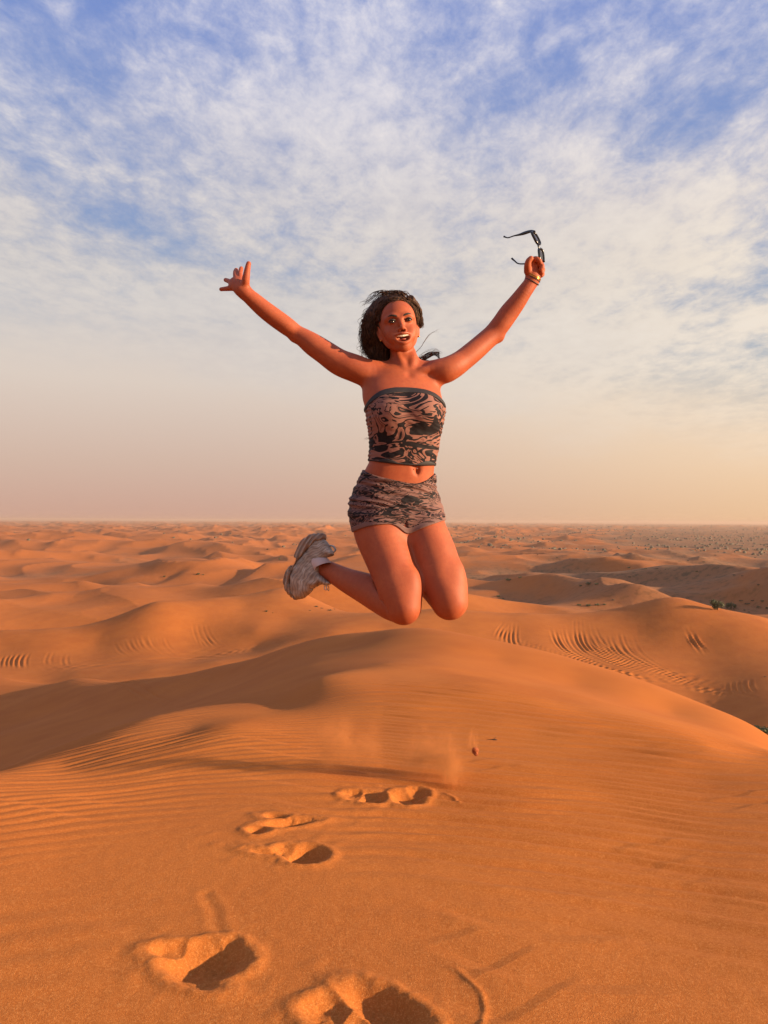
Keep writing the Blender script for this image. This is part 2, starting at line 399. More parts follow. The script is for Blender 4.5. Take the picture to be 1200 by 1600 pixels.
def add_prints(x, y, h, mask_out):
    n_rough = None
    for k, L in enumerate(PR_W):
        cx = sum(l[0] for l in L) / len(L); cy = sum(l[1] for l in L) / len(L)
        m = (np.abs(x - cx) < .42) & (np.abs(y - cy) < .42)
        if not m.any(): continue
        X = x[m]; Y = y[m]
        wx = X + .009 * gnoise(X * 12, Y * 12, 60 + k) + .002 * gnoise(X * 55, Y * 55, 61); wy = Y + .012 * gnoise(X * 14 + 9, Y * 14, 70 + k)
        dep = np.zeros(X.shape); rim = np.full(X.shape, 9.0)
        for (ax, ay, a, b, tu, dp) in L:
            dx = wx - ax; dy = wy - ay
            e = np.sqrt(((dx * math.cos(tu) + dy * math.sin(tu)) / a) ** 2 + ((-dx * math.sin(tu) + dy * math.cos(tu)) / b) ** 2)
            bowl = .76 * dp * (1 - sst(.32, 1.06, e))
            dep = np.maximum(dep, bowl) + .22 * np.minimum(dep, bowl)
            rim = np.minimum(rim, (e - 1) * min(a, b))
        lip = np.exp(-((rim - .013) / .017) ** 2) * (rim > -.02)
        lump = gnoise(X * 38, Y * 38, 80 + k); crack = np.maximum(0, .16 - np.abs(gnoise(X * 24 + 5, Y * 30, 90 + k)))
        inside = 1 - sst(-.01, .012, rim)
        off = -dep + lip * (.0065 + .0025 * lump) + inside * (.0042 * lump * sst(-.3, .3, gnoise(X * 9, Y * 9, 95)) - .020 * crack * sst(-.02, .25, gnoise(X * 10 + 3, Y * 10, 96)))
        # loose sand thrown to the upper left of the print
        off += .004 * np.exp(-((rim - .05) / .04) ** 2) * np.maximum(0, gnoise(X * 16, Y * 16, 97))
        h[m] += off
        mk = mask_out[m]; mk[rim < .022] = k + 1; mask_out[m] = mk
    # two thin curved rims where the sole edge only creased the sand
    for c, rad, a0, a1, hh in (((655,1572), .150, -45, 60, .0032), ((672,1255), .115, -5, 85, .0045)):
        g = GR[c]
        dx = x - g.x; dy = y - g.y
        m = (np.abs(dx) < .3) & (np.abs(dy) < .3)
        e = np.hypot(dx[m], dy[m] * .9) - rad + .008 * gnoise(x[m] * 20, y[m] * 20, 99); an = np.degrees(np.arctan2(dy[m], dx[m]))
        win = sst(a0 - 12, a0 + 12, an) * (1 - sst(a1 - 12, a1 + 12, an))
        h[m] += win * (hh * np.exp(-(e / .009) ** 2) - .0006 * (1 - sst(-.03, .0, e)) * sst(-.09, -.02, e))
    # dragged furrow behind the nearest print
    g0 = GR[(345,1455)]; g1 = GR[(322,1395)]
    for (ga, gb, wd, dp) in ((g0, g1, .016, .006),):
        d = np.array((gb.x - ga.x, gb.y - ga.y)); t = np.clip(((x - ga.x) * d[0] + (y - ga.y) * d[1]) / (d ** 2).sum(), 0, 1)
        e = np.hypot(x - ga.x - t * d[0], y - ga.y - t * d[1] + .01 * np.sin(t * 9))
        h -= .45 * dp * np.exp(-(e / wd) ** 2) * (.4 + .6 * t); h += dp * .2 * np.exp(-((e - wd * 2) / wd) ** 2)
    return h
GR = {c: ray_ground(*c) for c in ((655,1572), (672,1255), (345,1455), (322,1395))}

def sand_material():
    m, n, b = material('sand', rough=0.92)
    geo = n.n('ShaderNodeNewGeometry').outputs['Position']
    sep = n.n('ShaderNodeSeparateXYZ', {0: geo})
    dist = n.n('ShaderNodeVectorMath', {0: geo}, operation='LENGTH').outputs['Value']
    base_a, base_b = (0.405, 0.124, 0.022, 1), (0.355, 0.102, 0.018, 1)
    n1 = n.noise(geo, .9, 4, .6).outputs[0]
    n2 = n.noise(geo, .035, 4, .6).outputs[0]
    col = n.mix(n.mapr(n1, .35, .65, 0, 1), base_a, base_b)
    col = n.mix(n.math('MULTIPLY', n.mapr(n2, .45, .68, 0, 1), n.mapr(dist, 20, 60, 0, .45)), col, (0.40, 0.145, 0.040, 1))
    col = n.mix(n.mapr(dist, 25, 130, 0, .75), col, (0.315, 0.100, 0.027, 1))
    # single grains, pale and dark
    gr = n.noise(geo, 420, 2, .7).outputs[0]
    gr2 = n.noise(geo, 130, 3, .7).outputs[0]
    g = n.math('ADD', n.math('MULTIPLY', gr, .6), n.math('MULTIPLY', gr2, .4))
    amt = n.mapr(dist, 2, 7, .85, 0.0)
    col = n.mix(n.math('MULTIPLY', n.mapr(g, .50, .66, 0, 1), n.math('MULTIPLY', amt, .6)), col, (0.72, 0.33, 0.11, 1))
    col = n.mix(n.math('MULTIPLY', n.mapr(g, .50, .36, 0, 1), n.math('MULTIPLY', amt, .6)), col, (0.27, 0.08, 0.02, 1))
    # gravel flats with low scrub between the far dunes, mostly on the right
    pl = n.vscale(geo, (1, 1, 0))
    fl = n.noise(pl, .0075, 5, .62, .4).outputs[0]
    fl2 = n.noise(n.vscale(geo, (1, .55, 0)), .045, 5, .7, .3).outputs[0]
    right = n.mapr(n.math('DIVIDE', sep.outputs[0], n.math('MAXIMUM', sep.outputs[1], 1.0)), -.12, .42, 0, 1, True)
    low = n.mapr(sep.outputs[2], -7.9, -10.4, 0, 1, True)
    k = n.math('ADD', n.math('MULTIPLY', right, .24), n.math('ADD', n.math('MULTIPLY', fl, .55), n.math('MULTIPLY', fl2, .5)))
    k = n.math('ADD', k, n.math('MULTIPLY', low, .19))
    flats = n.math('MULTIPLY', n.mapr(k, .63, .80, 0, 1, True), n.mapr(dist, 52, 110, 0, .9))
    speck = n.mapr(n.noise(pl, .9, 3, .7).outputs[0], .50, .64, 0, 1)
    scrub = n.mix(speck, (0.20, 0.098, 0.048, 1), (0.065, 0.050, 0.028, 1))
    col = n.mix(flats, col, scrub)
    n.link(col, b.inputs['Base Color'])
    b.inputs['Specular IOR Level'].default_value = .15
    bn = n.n('ShaderNodeBump', {'Strength': n.mapr(dist, 2, 9, .85, .15), 'Distance': .0035, 'Height': g})
    mid = n.n('ShaderNodeBump', {'Strength': n.mapr(dist, 18, 60, .0, .12), 'Distance': .5, 'Height': n.noise(geo, .8, 5, .6).outputs[0], 'Normal': bn.outputs[0]})
    n.link(mid.outputs[0], b.inputs['Normal'])
    return m
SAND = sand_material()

def build_ground():
    A = math.radians
    az = np.concatenate([np.linspace(A(-180), A(-60), 36, endpoint=False), np.linspace(A(-60), A(-31), 50, endpoint=False),
                         np.linspace(A(-31), A(31), 880, endpoint=False), np.linspace(A(31), A(60), 50, endpoint=False), np.linspace(A(60), A(180), 36, endpoint=False)])
    rs = [0.25]
    while rs[-1] < 5850:
        r_ = rs[-1]
        st = .05 if r_ < 1.25 else .0036 if r_ < 2.7 else .0031 if r_ < 5.6 else .0054 if r_ < 14 else .010 if r_ < 26 else .0062 if r_ < 52 else .009 if r_ < 200 else .014 if r_ < 900 else .04
        rs.append(r_ * (1 + st))
    R = np.array(rs); nr, na = len(R), len(az)
    x = np.outer(R, np.sin(az)).ravel(); y = np.outer(R, np.cos(az)).ravel()
    h = ground0(x, y)
    h = add_tracks(x, y, h)
    mask = np.zeros(x.shape, dtype=np.int32)
    nm = np.hypot(x, y) < 16
    hh = h[nm]; mm = mask[nm]
    hh = near_detail(x[nm], y[nm], hh); hh = add_prints(x[nm], y[nm], hh, mm)
    h[nm] = hh; mask[nm] = mm
    V = np.stack([x, y, h], 1)
    G = V.reshape(nr, na, 3)
    # smooth normals of the whole sheet, so that the pieces join without a seam
    da = np.roll(G, -1, 1) - np.roll(G, 1, 1)
    dr = np.empty_like(G); dr[1:-1] = G[2:] - G[:-2]; dr[0] = G[1] - G[0]; dr[-1] = G[-1] - G[-2]
    N = np.cross(da, dr); N /= np.linalg.norm(N, axis=2, keepdims=True) + 1e-20
    N[N[..., 2] < 0] *= -1; N = N.reshape(-1, 3)
    i, j = np.meshgrid(np.arange(nr - 1), np.arange(na), indexing='ij')
    j2 = (j + 1) % na
    F = np.stack([i * na + j, i * na + j2, (i + 1) * na + j2, (i + 1) * na + j], -1).reshape(-1, 4)
    fm = mask[F].max(1); fr = R[F[:, 0] // na]
    ROOT = {}
    def piece(name, sel, parent=None):
        f = F[sel]; used = np.unique(f); rem = np.full(len(V), -1, dtype=np.int64); rem[used] = np.arange(len(used))
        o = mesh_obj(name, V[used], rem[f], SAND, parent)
        o.data.normals_split_custom_set_from_vertices(N[used].astype(np.float32))
        return o
    split_r = 13.5
    dune = tag(piece('sand_dune', (fm == 0) & (fr < split_r)), 'rippled orange sand dune crest with footprints below the jumping woman', kind='structure')
    for k in range(len(PRINTS)):
        piece('footprint', fm == k + 1, dune)
    c = V[:na].mean(0)
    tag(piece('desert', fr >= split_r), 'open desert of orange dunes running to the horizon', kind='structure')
    return V, N
GV, GN = build_ground()
print('GROUND TRIS', 2 * (len(GV)))
def ground_z(x, y):
    return float(ground0(np.array([float(x)]), np.array([float(y)]))[0])

# ------------------------------------------------------------------ dusty air
def build_haze():
    m = bpy.data.materials.new('dusty_air'); m.use_nodes = True
    n = NT(m.node_tree)
    v = n.n('ShaderNodeVolumePrincipled', {'Color': (0.72, 0.54, 0.44, 1), 'Density': 0.00038, 'Anisotropy': 0.15})
    n.n('ShaderNodeOutputMaterial', {'Volume': v.outputs[0]})
    z0, z1 = float(GV[:, 2].min()) - 1.0, 6.0
    r_ = 6100
    vs = [(sx * r_, sy * r_, z) for z in (z0, z1) for sx, sy in ((-1, -1), (1, -1), (1, 1), (-1, 1))]
    fs = [(3, 2, 1, 0), (4, 5, 6, 7), (0, 1, 5, 4), (1, 2, 6, 5), (2, 3, 7, 6), (3, 0, 4, 7)]
    o = mesh_obj('haze', vs, fs, m, smooth=False)
    tag(o, 'thin pink dust haze hanging over the far dunes', kind='stuff')
build_haze()
# ------------------------------------------------------------------ smooth solid modelling on a grid
def V3(p): return np.array((p[0], p[1], p[2]), dtype=np.float64)

class Field:
    def __init__(s, xs, ys, zs):
        s.ax = [np.asarray(a, dtype=np.float32) for a in (xs, ys, zs)]
        s.f = np.full(tuple(len(a) for a in s.ax), 0.5, dtype=np.float32)
    def box(s, lo, hi):
        sl = []
        for a, l, h in zip(s.ax, lo, hi):
            i0, i1 = np.searchsorted(a, [l, h]); sl.append(slice(max(i0 - 1, 0), min(i1 + 1, len(a))))
        sl = tuple(sl)
        if any(q.stop <= q.start for q in sl): return None, None
        g = np.meshgrid(*(a[q] for a, q in zip(s.ax, sl)), indexing='ij', sparse=True)
        return sl, g
    def blend(s, sl, d, k, sub=False):
        a = s.f[sl]
        if sub:
            d = -d; h = np.maximum(k - np.abs(a - d), 0) / k
            s.f[sl] = np.maximum(a, d) + h * h * k * .25
        else:
            h = np.maximum(k - np.abs(a - d), 0) / k
            s.f[sl] = np.minimum(a, d) - h * h * k * .25

def chain_dist(g, pts, rad, flat=None):
    """distance to a tapering chain; flat = (direction, list of factors): cross-section squeezed along direction"""
    X, Y, Z = g
    best = None
    for i in range(len(pts) - 1):
        a = pts[i]; d = pts[i + 1] - a; L2 = float((d ** 2).sum()) + 1e-12
        t = np.clip(((X - a[0]) * d[0] + (Y - a[1]) * d[1] + (Z - a[2]) * d[2]) / L2, 0, 1)
        ex = X - a[0] - t * d[0]; ey = Y - a[1] - t * d[1]; ez = Z - a[2] - t * d[2]
        r = rad[i] + (rad[i + 1] - rad[i]) * t
        if flat is not None:
            f = flat[0]; q = flat[1][i] + (flat[1][i + 1] - flat[1][i]) * t
            k = (1 / q - 1) * (ex * f[0] + ey * f[1] + ez * f[2])
            ex = ex + k * f[0]; ey = ey + k * f[1]; ez = ez + k * f[2]
            dd = np.sqrt(ex * ex + ey * ey + ez * ez)
            dist = (dd - r) * np.minimum(1, q + .15)
        else:
            dist = np.sqrt(ex * ex + ey * ey + ez * ez) - r
        best = dist if best is None else np.minimum(best, dist)
    return best

def smooth_pts(pts, rad, n_=5, extra=None):
    """Catmull-Rom resample of a chain"""
    p = [np.asarray(q, float) for q in pts]; A = np.column_stack([np.array(p), np.array(rad)] + ([np.array(extra)] if extra is not None else []))
    out = []
    for i in range(len(A) - 1):
        a = A[max(i - 1, 0)]; b = A[i]; c = A[i + 1]; d = A[min(i + 2, len(A) - 1)]
        for k in range(n_):
            t = k / n_
            out.append(.5 * ((2 * b) + (c - a) * t + (2 * a - 5 * b + 4 * c - d) * t * t + (-a + 3 * b - 3 * c + d) * t ** 3))
    out.append(A[-1]); out = np.array(out)
    return out[:, :3], out[:, 3], (out[:, 4] if extra is not None else None)

def add_chain(F, pts, rad, k=.02, flat=None, n_=4, sub=False):
    ex = flat[1] if flat is not None and hasattr(flat[1], '__len__') else ([flat[1]] * len(pts) if flat is not None else None)
    p, r, e = smooth_pts(pts, rad, n_, ex)
    m = r.max() + max(k, .012)
    sl, g = F.box(p.min(0) - m, p.max(0) + m)
    if sl is None: return
    F.blend(sl, chain_dist(g, p, r, (flat[0], e) if flat is not None else None), k, sub)

def add_ell(F, c, axes, rad, k=.02, sub=False):
    """ellipsoid, axes: three unit vectors"""
    c = np.asarray(c, float); m = max(rad) + max(k, .012)
    sl, g = F.box(c - m, c + m)
    if sl is None: return
    X, Y, Z = (q - c[i] for i, q in enumerate(g))
    s1 = 0; s2 = 0
    for ax, r in zip(axes, rad):
        u = (X * ax[0] + Y * ax[1] + Z * ax[2]); s1 = s1 + (u / r) ** 2; s2 = s2 + (u / r / r) ** 2
    k0 = np.sqrt(s1); k1 = np.sqrt(s2) + 1e-9
    F.blend(sl, k0 * (k0 - 1) / k1, k, sub)

def surface_nets(F):
    f = F.f; nx, ny, nz = f.shape
    ins = f < 0
    c = np.zeros((nx - 1, ny - 1, nz - 1), dtype=np.uint8)
    for dx in (0, 1):
        for dy in (0, 1):
            for dz in (0, 1):
                c += ins[dx:nx - 1 + dx, dy:ny - 1 + dy, dz:nz - 1 + dz]
    I, J, K = np.nonzero((c > 0) & (c < 8)); del c
    n_ = len(I)
    idx = np.full((nx - 1, ny - 1, nz - 1), -1, dtype=np.int32); idx[I, J, K] = np.arange(n_)
    acc = np.zeros((n_, 3)); cnt = np.zeros(n_)
    ax = F.ax
    for d in range(3):
        o = [q for q in range(3) if q != d]
        for a in (0, 1):
            for b in (0, 1):
                p0 = [I, J, K]; off = [0, 0, 0]; off[o[0]] = a; off[o[1]] = b
                q0 = [I + off[0], J + off[1], K + off[2]]; q1 = list(q0); q1[d] = q1[d] + 1
                v0 = f[tuple(q0)]; v1 = f[tuple(q1)]
                m = (v0 < 0) != (v1 < 0)
                t = np.where(m, v0 / np.where(m, v0 - v1, 1), 0)
                for e in range(3):
                    if e == d: val = ax[e][q0[e]] + t * (ax[e][q1[e]] - ax[e][q0[e]])
                    else: val = ax[e][q0[e]]
                    acc[:, e] += np.where(m, val, 0)
                cnt += m
    V = acc / cnt[:, None]
    quads = []
    for d in range(3):
        o = [(d + 1) % 3, (d + 2) % 3]
        s0 = [slice(1, -1)] * 3; s1 = [slice(1, -1)] * 3
        s0[d] = slice(0, f.shape[d] - 1); s1[d] = slice(1, f.shape[d])
        a = ins[tuple(s0)]; b = ins[tuple(s1)]
        P_ = np.nonzero(a != b); fl = a[P_]
        g = [P_[e] + (0 if e == d else 1) for e in range(3)]
        def cell(da, db):
            q = list(g); q[o[0]] = q[o[0]] - da; q[o[1]] = q[o[1]] - db
            return idx[tuple(q)]
        Q = np.stack([cell(1, 1), cell(0, 1), cell(0, 0), cell(1, 0)], 1)
        Q[~fl] = Q[~fl][:, ::-1]
        quads.append(Q)
    Q = np.concatenate(quads)
    Q = Q[(Q >= 0).all(1)]
    return V, Q

def relax(V, Q, it=1, lam=.5):
    E = np.concatenate([Q[:, [0, 1]], Q[:, [1, 2]], Q[:, [2, 3]], Q[:, [3, 0]]])
    n_ = len(V); deg = np.bincount(E.ravel(), minlength=n_)[:, None].astype(float)
    for _ in range(it):
        S = np.stack([np.bincount(E[:, 0], V[E[:, 1], k], n_) + np.bincount(E[:, 1], V[E[:, 0], k], n_) for k in range(3)], 1)
        V = V * (1 - lam) + lam * S / np.maximum(deg, 1)
    return V

def axis(lo, hi, fine, h_f, h_c):
    """grid line positions, fine inside the intervals"""
    out = [lo]
    while out[-1] < hi:
        x = out[-1]
        d = min([0 if a <= x <= b else min(abs(x - a), abs(x - b)) for a, b in fine] or [1])
        out.append(x + h_f + (h_c - h_f) * min(1, d / .03))
    return np.array(out)

def drop_bits(V, Q):
    """keep the largest connected piece"""
    n_ = len(V); lab = np.arange(n_)
    while True:
        m = lab[Q].min(1); new = lab.copy()
        for k in range(4): np.minimum.at(new, Q[:, k], m)
        new = new[new]
        if (new == lab).all(): break
        lab = new
    big = np.bincount(lab).argmax()
    keepv = lab == big; rem = np.cumsum(keepv) - 1
    Qk = Q[keepv[Q[:, 0]]]
    return V[keepv], rem[Qk]

def tube(pts, rad, sides=6, cap=True, flat=None, fdir=None):
    """vertices and quads of a tapering tube; flat squeezes it along fdir"""
    pts = np.asarray(pts, float); n_ = len(pts); rad = np.broadcast_to(np.asarray(rad, float), (n_,))
    T = np.gradient(pts, axis=0); T /= np.linalg.norm(T, axis=1, keepdims=True) + 1e-12
    ref = np.array(fdir if fdir is not None else ((0, 0, 1) if abs(T[0][2]) < .9 else (1, 0, 0)), float)
    U = np.cross(T, ref); U /= np.linalg.norm(U, axis=1, keepdims=True) + 1e-9; W_ = np.cross(U, T)
    a = np.arange(sides) * 2 * math.pi / sides
    fl = 1.0 if flat is None else flat
    ring = pts[:, None] + rad[:, None, None] * (np.cos(a)[None, :, None] * U[:, None] + fl * np.sin(a)[None, :, None] * W_[:, None])
    V = ring.reshape(-1, 3); F_ = []
    i, j = np.meshgrid(np.arange(n_ - 1), np.arange(sides), indexing='ij')
    F_ = np.stack([i * sides + j, i * sides + (j + 1) % sides, (i + 1) * sides + (j + 1) % sides, (i + 1) * sides + j], -1).reshape(-1, 4)
    return V, F_

class Bag:
    def __init__(s): s.v = []; s.f = []; s.n = 0
    def add(s, VF):
        V, F_ = VF; s.v.append(np.asarray(V, float)); s.f += [tuple(int(q) + s.n for q in f) for f in F_]; s.n += len(V)
    def caps(s, sides):      # close the last tube
        n_ = s.n; m = len(s.v[-1]); b = n_ - m
        s.f.append(tuple(b + q for q in range(sides))[::-1]); s.f.append(tuple(n_ - sides + q for q in range(sides)))
    def obj(s, name, mat, parent=None, smooth=True):
        return mesh_obj(name, np.concatenate(s.v), s.f, mat, parent, smooth)
# ------------------------------------------------------------------ the jumping woman
D0 = 3.0
def q3(px, py, d): return V3(P(px, py, d))
def rp(r, d): return r * d / F_PX          # radius given in photograph pixels

PERSON = empty('person', P(630, 985, 2.95))
tag(PERSON, 'laughing woman in swirl print tube top and shorts, jumping with both arms up', 'person')
PO = np.array(PERSON.location)

def skin_material():
    m, n, b = material('tanned_skin', rough=.60)
    geo = n.n('ShaderNodeNewGeometry').outputs['Position']
    a = n.noise(geo, 9, 3, .6).outputs[0]; f = n.noise(geo, 70, 3, .6).outputs[0]
    col = n.mix(n.mapr(a, .35, .65, 0, 1), (0.36, 0.088, 0.034, 1), (0.305, 0.066, 0.025, 1))
    col = n.mix(n.mapr(f, .42, .7, 0, .55), col, (0.27, 0.058, 0.026, 1))
    n.link(col, b.inputs['Base Color'])
    b.inputs['Subsurface Weight'].default_value = .12; b.inputs['Subsurface Radius'].default_value = (1, .3, .15); b.inputs['Subsurface Scale'].default_value = .008
    b.inputs['Specular IOR Level'].default_value = .30
    bn = n.n('ShaderNodeBump', {'Strength': .4, 'Distance': .0012, 'Height': n.noise(geo, 260, 4, .65).outputs[0]})
    n.link(bn.outputs[0], b.inputs['Normal'])
    return m
SKIN = skin_material()

# ---- torso: a loft of horizontal slices; pixel row, centre, half width (px), depth of centre, front and back half-depth (m)
SL = [(845,636,20,3.00,.070,.085),(832,622,66,3.005,.085,.105),(815,620,71.5,3.01,.098,.118),(800,618.5,72,3.02,.103,.125),(780,616,68.5,3.02,.100,.118),(765,617.5,63,3.02,.097,.105),
      (750,620.5,58.5,3.01,.093,.092),(735,624,54.5,3.0,.090,.085),(720,629,51.5,2.995,.090,.082),(700,631.5,52.5,2.99,.094,.084),(680,632.5,55,2.985,.100,.088),
      (660,633,59,2.985,.106,.092),(640,633,62.5,2.99,.106,.096),(625,629,63.5,3.0,.102,.096),(610,627,62,3.01,.094,.094),(597,629,58,3.02,.082,.085),(585,632,47,3.03,.066,.072),(573,633,30,3.035,.050,.055),(560,633,14,3.035,.035,.04)]
def loft_arrays():
    rows = []
    for py, cx, hw, d, df, db in SL:
        p = P(cx, py, d); rows.append((p.z, p.x, rp(hw, d), d, df, db))
    R_ = np.array(rows); R_ = R_[np.argsort(R_[:, 0])]
    zf = np.linspace(R_[0, 0], R_[-1, 0], 160)
    out = [zf]
    for k in range(1, 6):
        v = np.interp(zf, R_[:, 0], R_[:, k])
        ker = np.hanning(13); ker /= ker.sum()
        v = np.convolve(np.pad(v, 6, 'edge'), ker, 'valid'); out.append(v)
    return out
LOFT = loft_arrays()
YAW = math.radians(11)
def torso_dist(g, grow=0.0):
    X, Y, Z = g
    z = np.clip(Z, LOFT[0][0], LOFT[0][-1])
    cx, hw, cy, df, db = (np.interp(z, LOFT[0], LOFT[k]).astype(np.float32) for k in range(1, 6))
    x = X - cx; y = Y - cy
    xr = x * math.cos(YAW) + y * math.sin(YAW); yr = -x * math.sin(YAW) + y * math.cos(YAW)
    hw = hw * .992 + grow; dep = np.where(yr < 0, df, db) + grow
    e = 2.35
    rho = (np.abs(xr / hw) ** e + np.abs(yr / dep) ** e) ** (1 / e)
    r = np.sqrt(xr * xr + yr * yr)
    d = (r - r / np.maximum(rho, 1e-4)) * .9
    dz = np.abs(Z - z)
    return np.sqrt(np.maximum(d, 0) ** 2 + dz ** 2) + np.minimum(d, 0)

def add_torso(F, grow=0.0, k=.02):
    lo = np.array((-.3, 2.8, LOFT[0][0] - .06)); hi = np.array((.3, 3.25, LOFT[0][-1] + .05))
    sl, g = F.box(lo, hi)
    if sl is not None: F.blend(sl, torso_dist(g, grow), k)
    for c, r in (((609, 646, 2.912), .058), ((661, 643, 2.920), .056)):
        add_ell(F, q3(*c), np.eye(3), (r + grow, .052 + grow, r * .92 + grow), .045)
    for c in ((590, 806, 3.085), (645, 806, 3.10)):
        add_ell(F, q3(*c), np.eye(3), (.085 + grow, .075 + grow, .085 + grow), .05)

THIGHS = [[(588,788,3.03,36),(591,812,3.01,40),(593.5,832,2.99,40),(606.5,868,2.95,37.5),(617.5,900,2.91,34.5),(626,928,2.875,30.5),(631,949,2.86,27)],
          [(652,795,3.04,34),(658.5,815,3.02,34.5),(664.5,832,3.0,34),(678.5,868,2.96,35.5),(691.5,908,2.92,34.5),(699,928,2.89,31),(703,940,2.88,28)]]
def add_thighs(F, grow=0.0, n0=0, n1=99, k=.022):
    for T in THIGHS:
        T = T[n0:n1]
        add_chain(F, [q3(*t[:3]) for t in T], [rp(t[3], t[2]) + grow for t in T], k)

# ---- head frame
def rotv(v, ax, a):
    return np.array(Matrix.Rotation(a, 3, Vector(ax)) @ Vector(v))
HX, HF, HU = np.array((1., 0, 0)), np.array((0, -1., 0)), np.array((0, 0, 1.))
def hrot(ax, a):
    global HX, HF, HU
    HX, HF, HU = rotv(HX, ax, a), rotv(HF, ax, a), rotv(HU, ax, a)
hrot((0, 0, 1), math.radians(5))          # turned towards the right of the picture
hrot(HX, math.radians(-5))                 # chin lifted a little
hrot(HF, math.radians(8))
EYE = q3(625.5, 501.5, 2.93)
HO = EYE - .079 * HF
HS = 1.0
def hd(a, b, c): return HO + HS * (a * HX + b * HF + c * HU)
HAX = (HX, HF, HU)

def add_head(F):
    E = lambda c, r, k=.02, sub=False, ax=HAX: add_ell(F, hd(*c), ax, r, k, sub)
    C = lambda pts, rad, k=.012, sub=False, fl=None: add_chain(F, [hd(*p) for p in pts], rad, k, fl, 4, sub)
    E((0, -.012, .030), (.0735, .092, .084), .02)
    E((0, .022, -.016), (.0625, .062, .072), .03)
    E((0, .050, .035), (.052, .033, .042), .03)                       # forehead
    for s in (-1, 1):
        C([(s * .058, -.005, -.028), (s * .049, .008, -.058), (s * .030, .040, -.084), (s * .010, .064, -.098)], [.012, .013, .014, .014], .026)
        E((s * .038, .054, -.034), (.022, .022, .020), .020)         # raised cheeks
        E((s * .034, .062, -.055), (.018, .018, .022), .020)
        C([(s * .012, .083, .014), (s * .030, .082, .019), (s * .050, .066, .014)], [.008, .0085, .008], .014)
    E((0, .068, -.097), (.018, .015, .014), .016)                    # chin
    E((0, .074, -.070), (.030, .018, .028), .02)                     # muzzle
    for s in (-1, 1):                                                # eye sockets and lids
        E((s * .031, .093, .0005), (.0175, .012, .0095), .012, True)
        E((s * .031, .0735, .0005), (.0145, .0135, .0125), .004)
    C([(0, .078, .010), (0, .089, -.010), (0, .101, -.031)], [.0075, .0072, .0080], .012)
    E((0, .1040, -.035), (.0090, .008, .0075), .007)
    for s in (-1, 1):
        E((s * .0115, .0930, -.038), (.0062, .009, .0066), .006)
        E((s * .0058, .1020, -.0445), (.0032, .0050, .0032), .003, True)
    # open laughing mouth
    E((0, .098, -.0700), (.0265, .028, .0155), .004, True)
    C([(-.029, .088, -.0600), (0, .098, -.074), (.029, .088, -.0600)], [.0022, .0115, .0022], .004, True)
    C([(-.036, .077, -.0560), (-.019, .092, -.0545), (-.005, .0985, -.0545), (0, .0985, -.0555), (.005, .0985, -.0545), (.019, .092, -.0545), (.036, .077, -.0560)], [.0028, .0042, .0048, .0045, .0048, .0042, .0028], .005)
    C([(-.036, .077, -.0565), (-.023, .0865, -.0805), (0, .0920, -.0905), (.023, .0865, -.0805), (.036, .077, -.0565)], [.0026, .0045, .0062, .0045, .0026], .005)
    for s in (-1, 1):                                                # ears
        C([(s * .0735, .000, -.040), (s * .0775, -.004, -.028), (s * .082, -.012, -.010), (s * .083, -.016, .005), (s * .078, -.010, .014), (s * .073, .000, .008)], [.0062, .0045, .004, .004, .004, .0035], .005)
        E((s * .076, -.006, -.012), (.0055, .012, .020), .006)
        E((s * .082, -.003, -.010), (.003, .006, .010), .004, True)

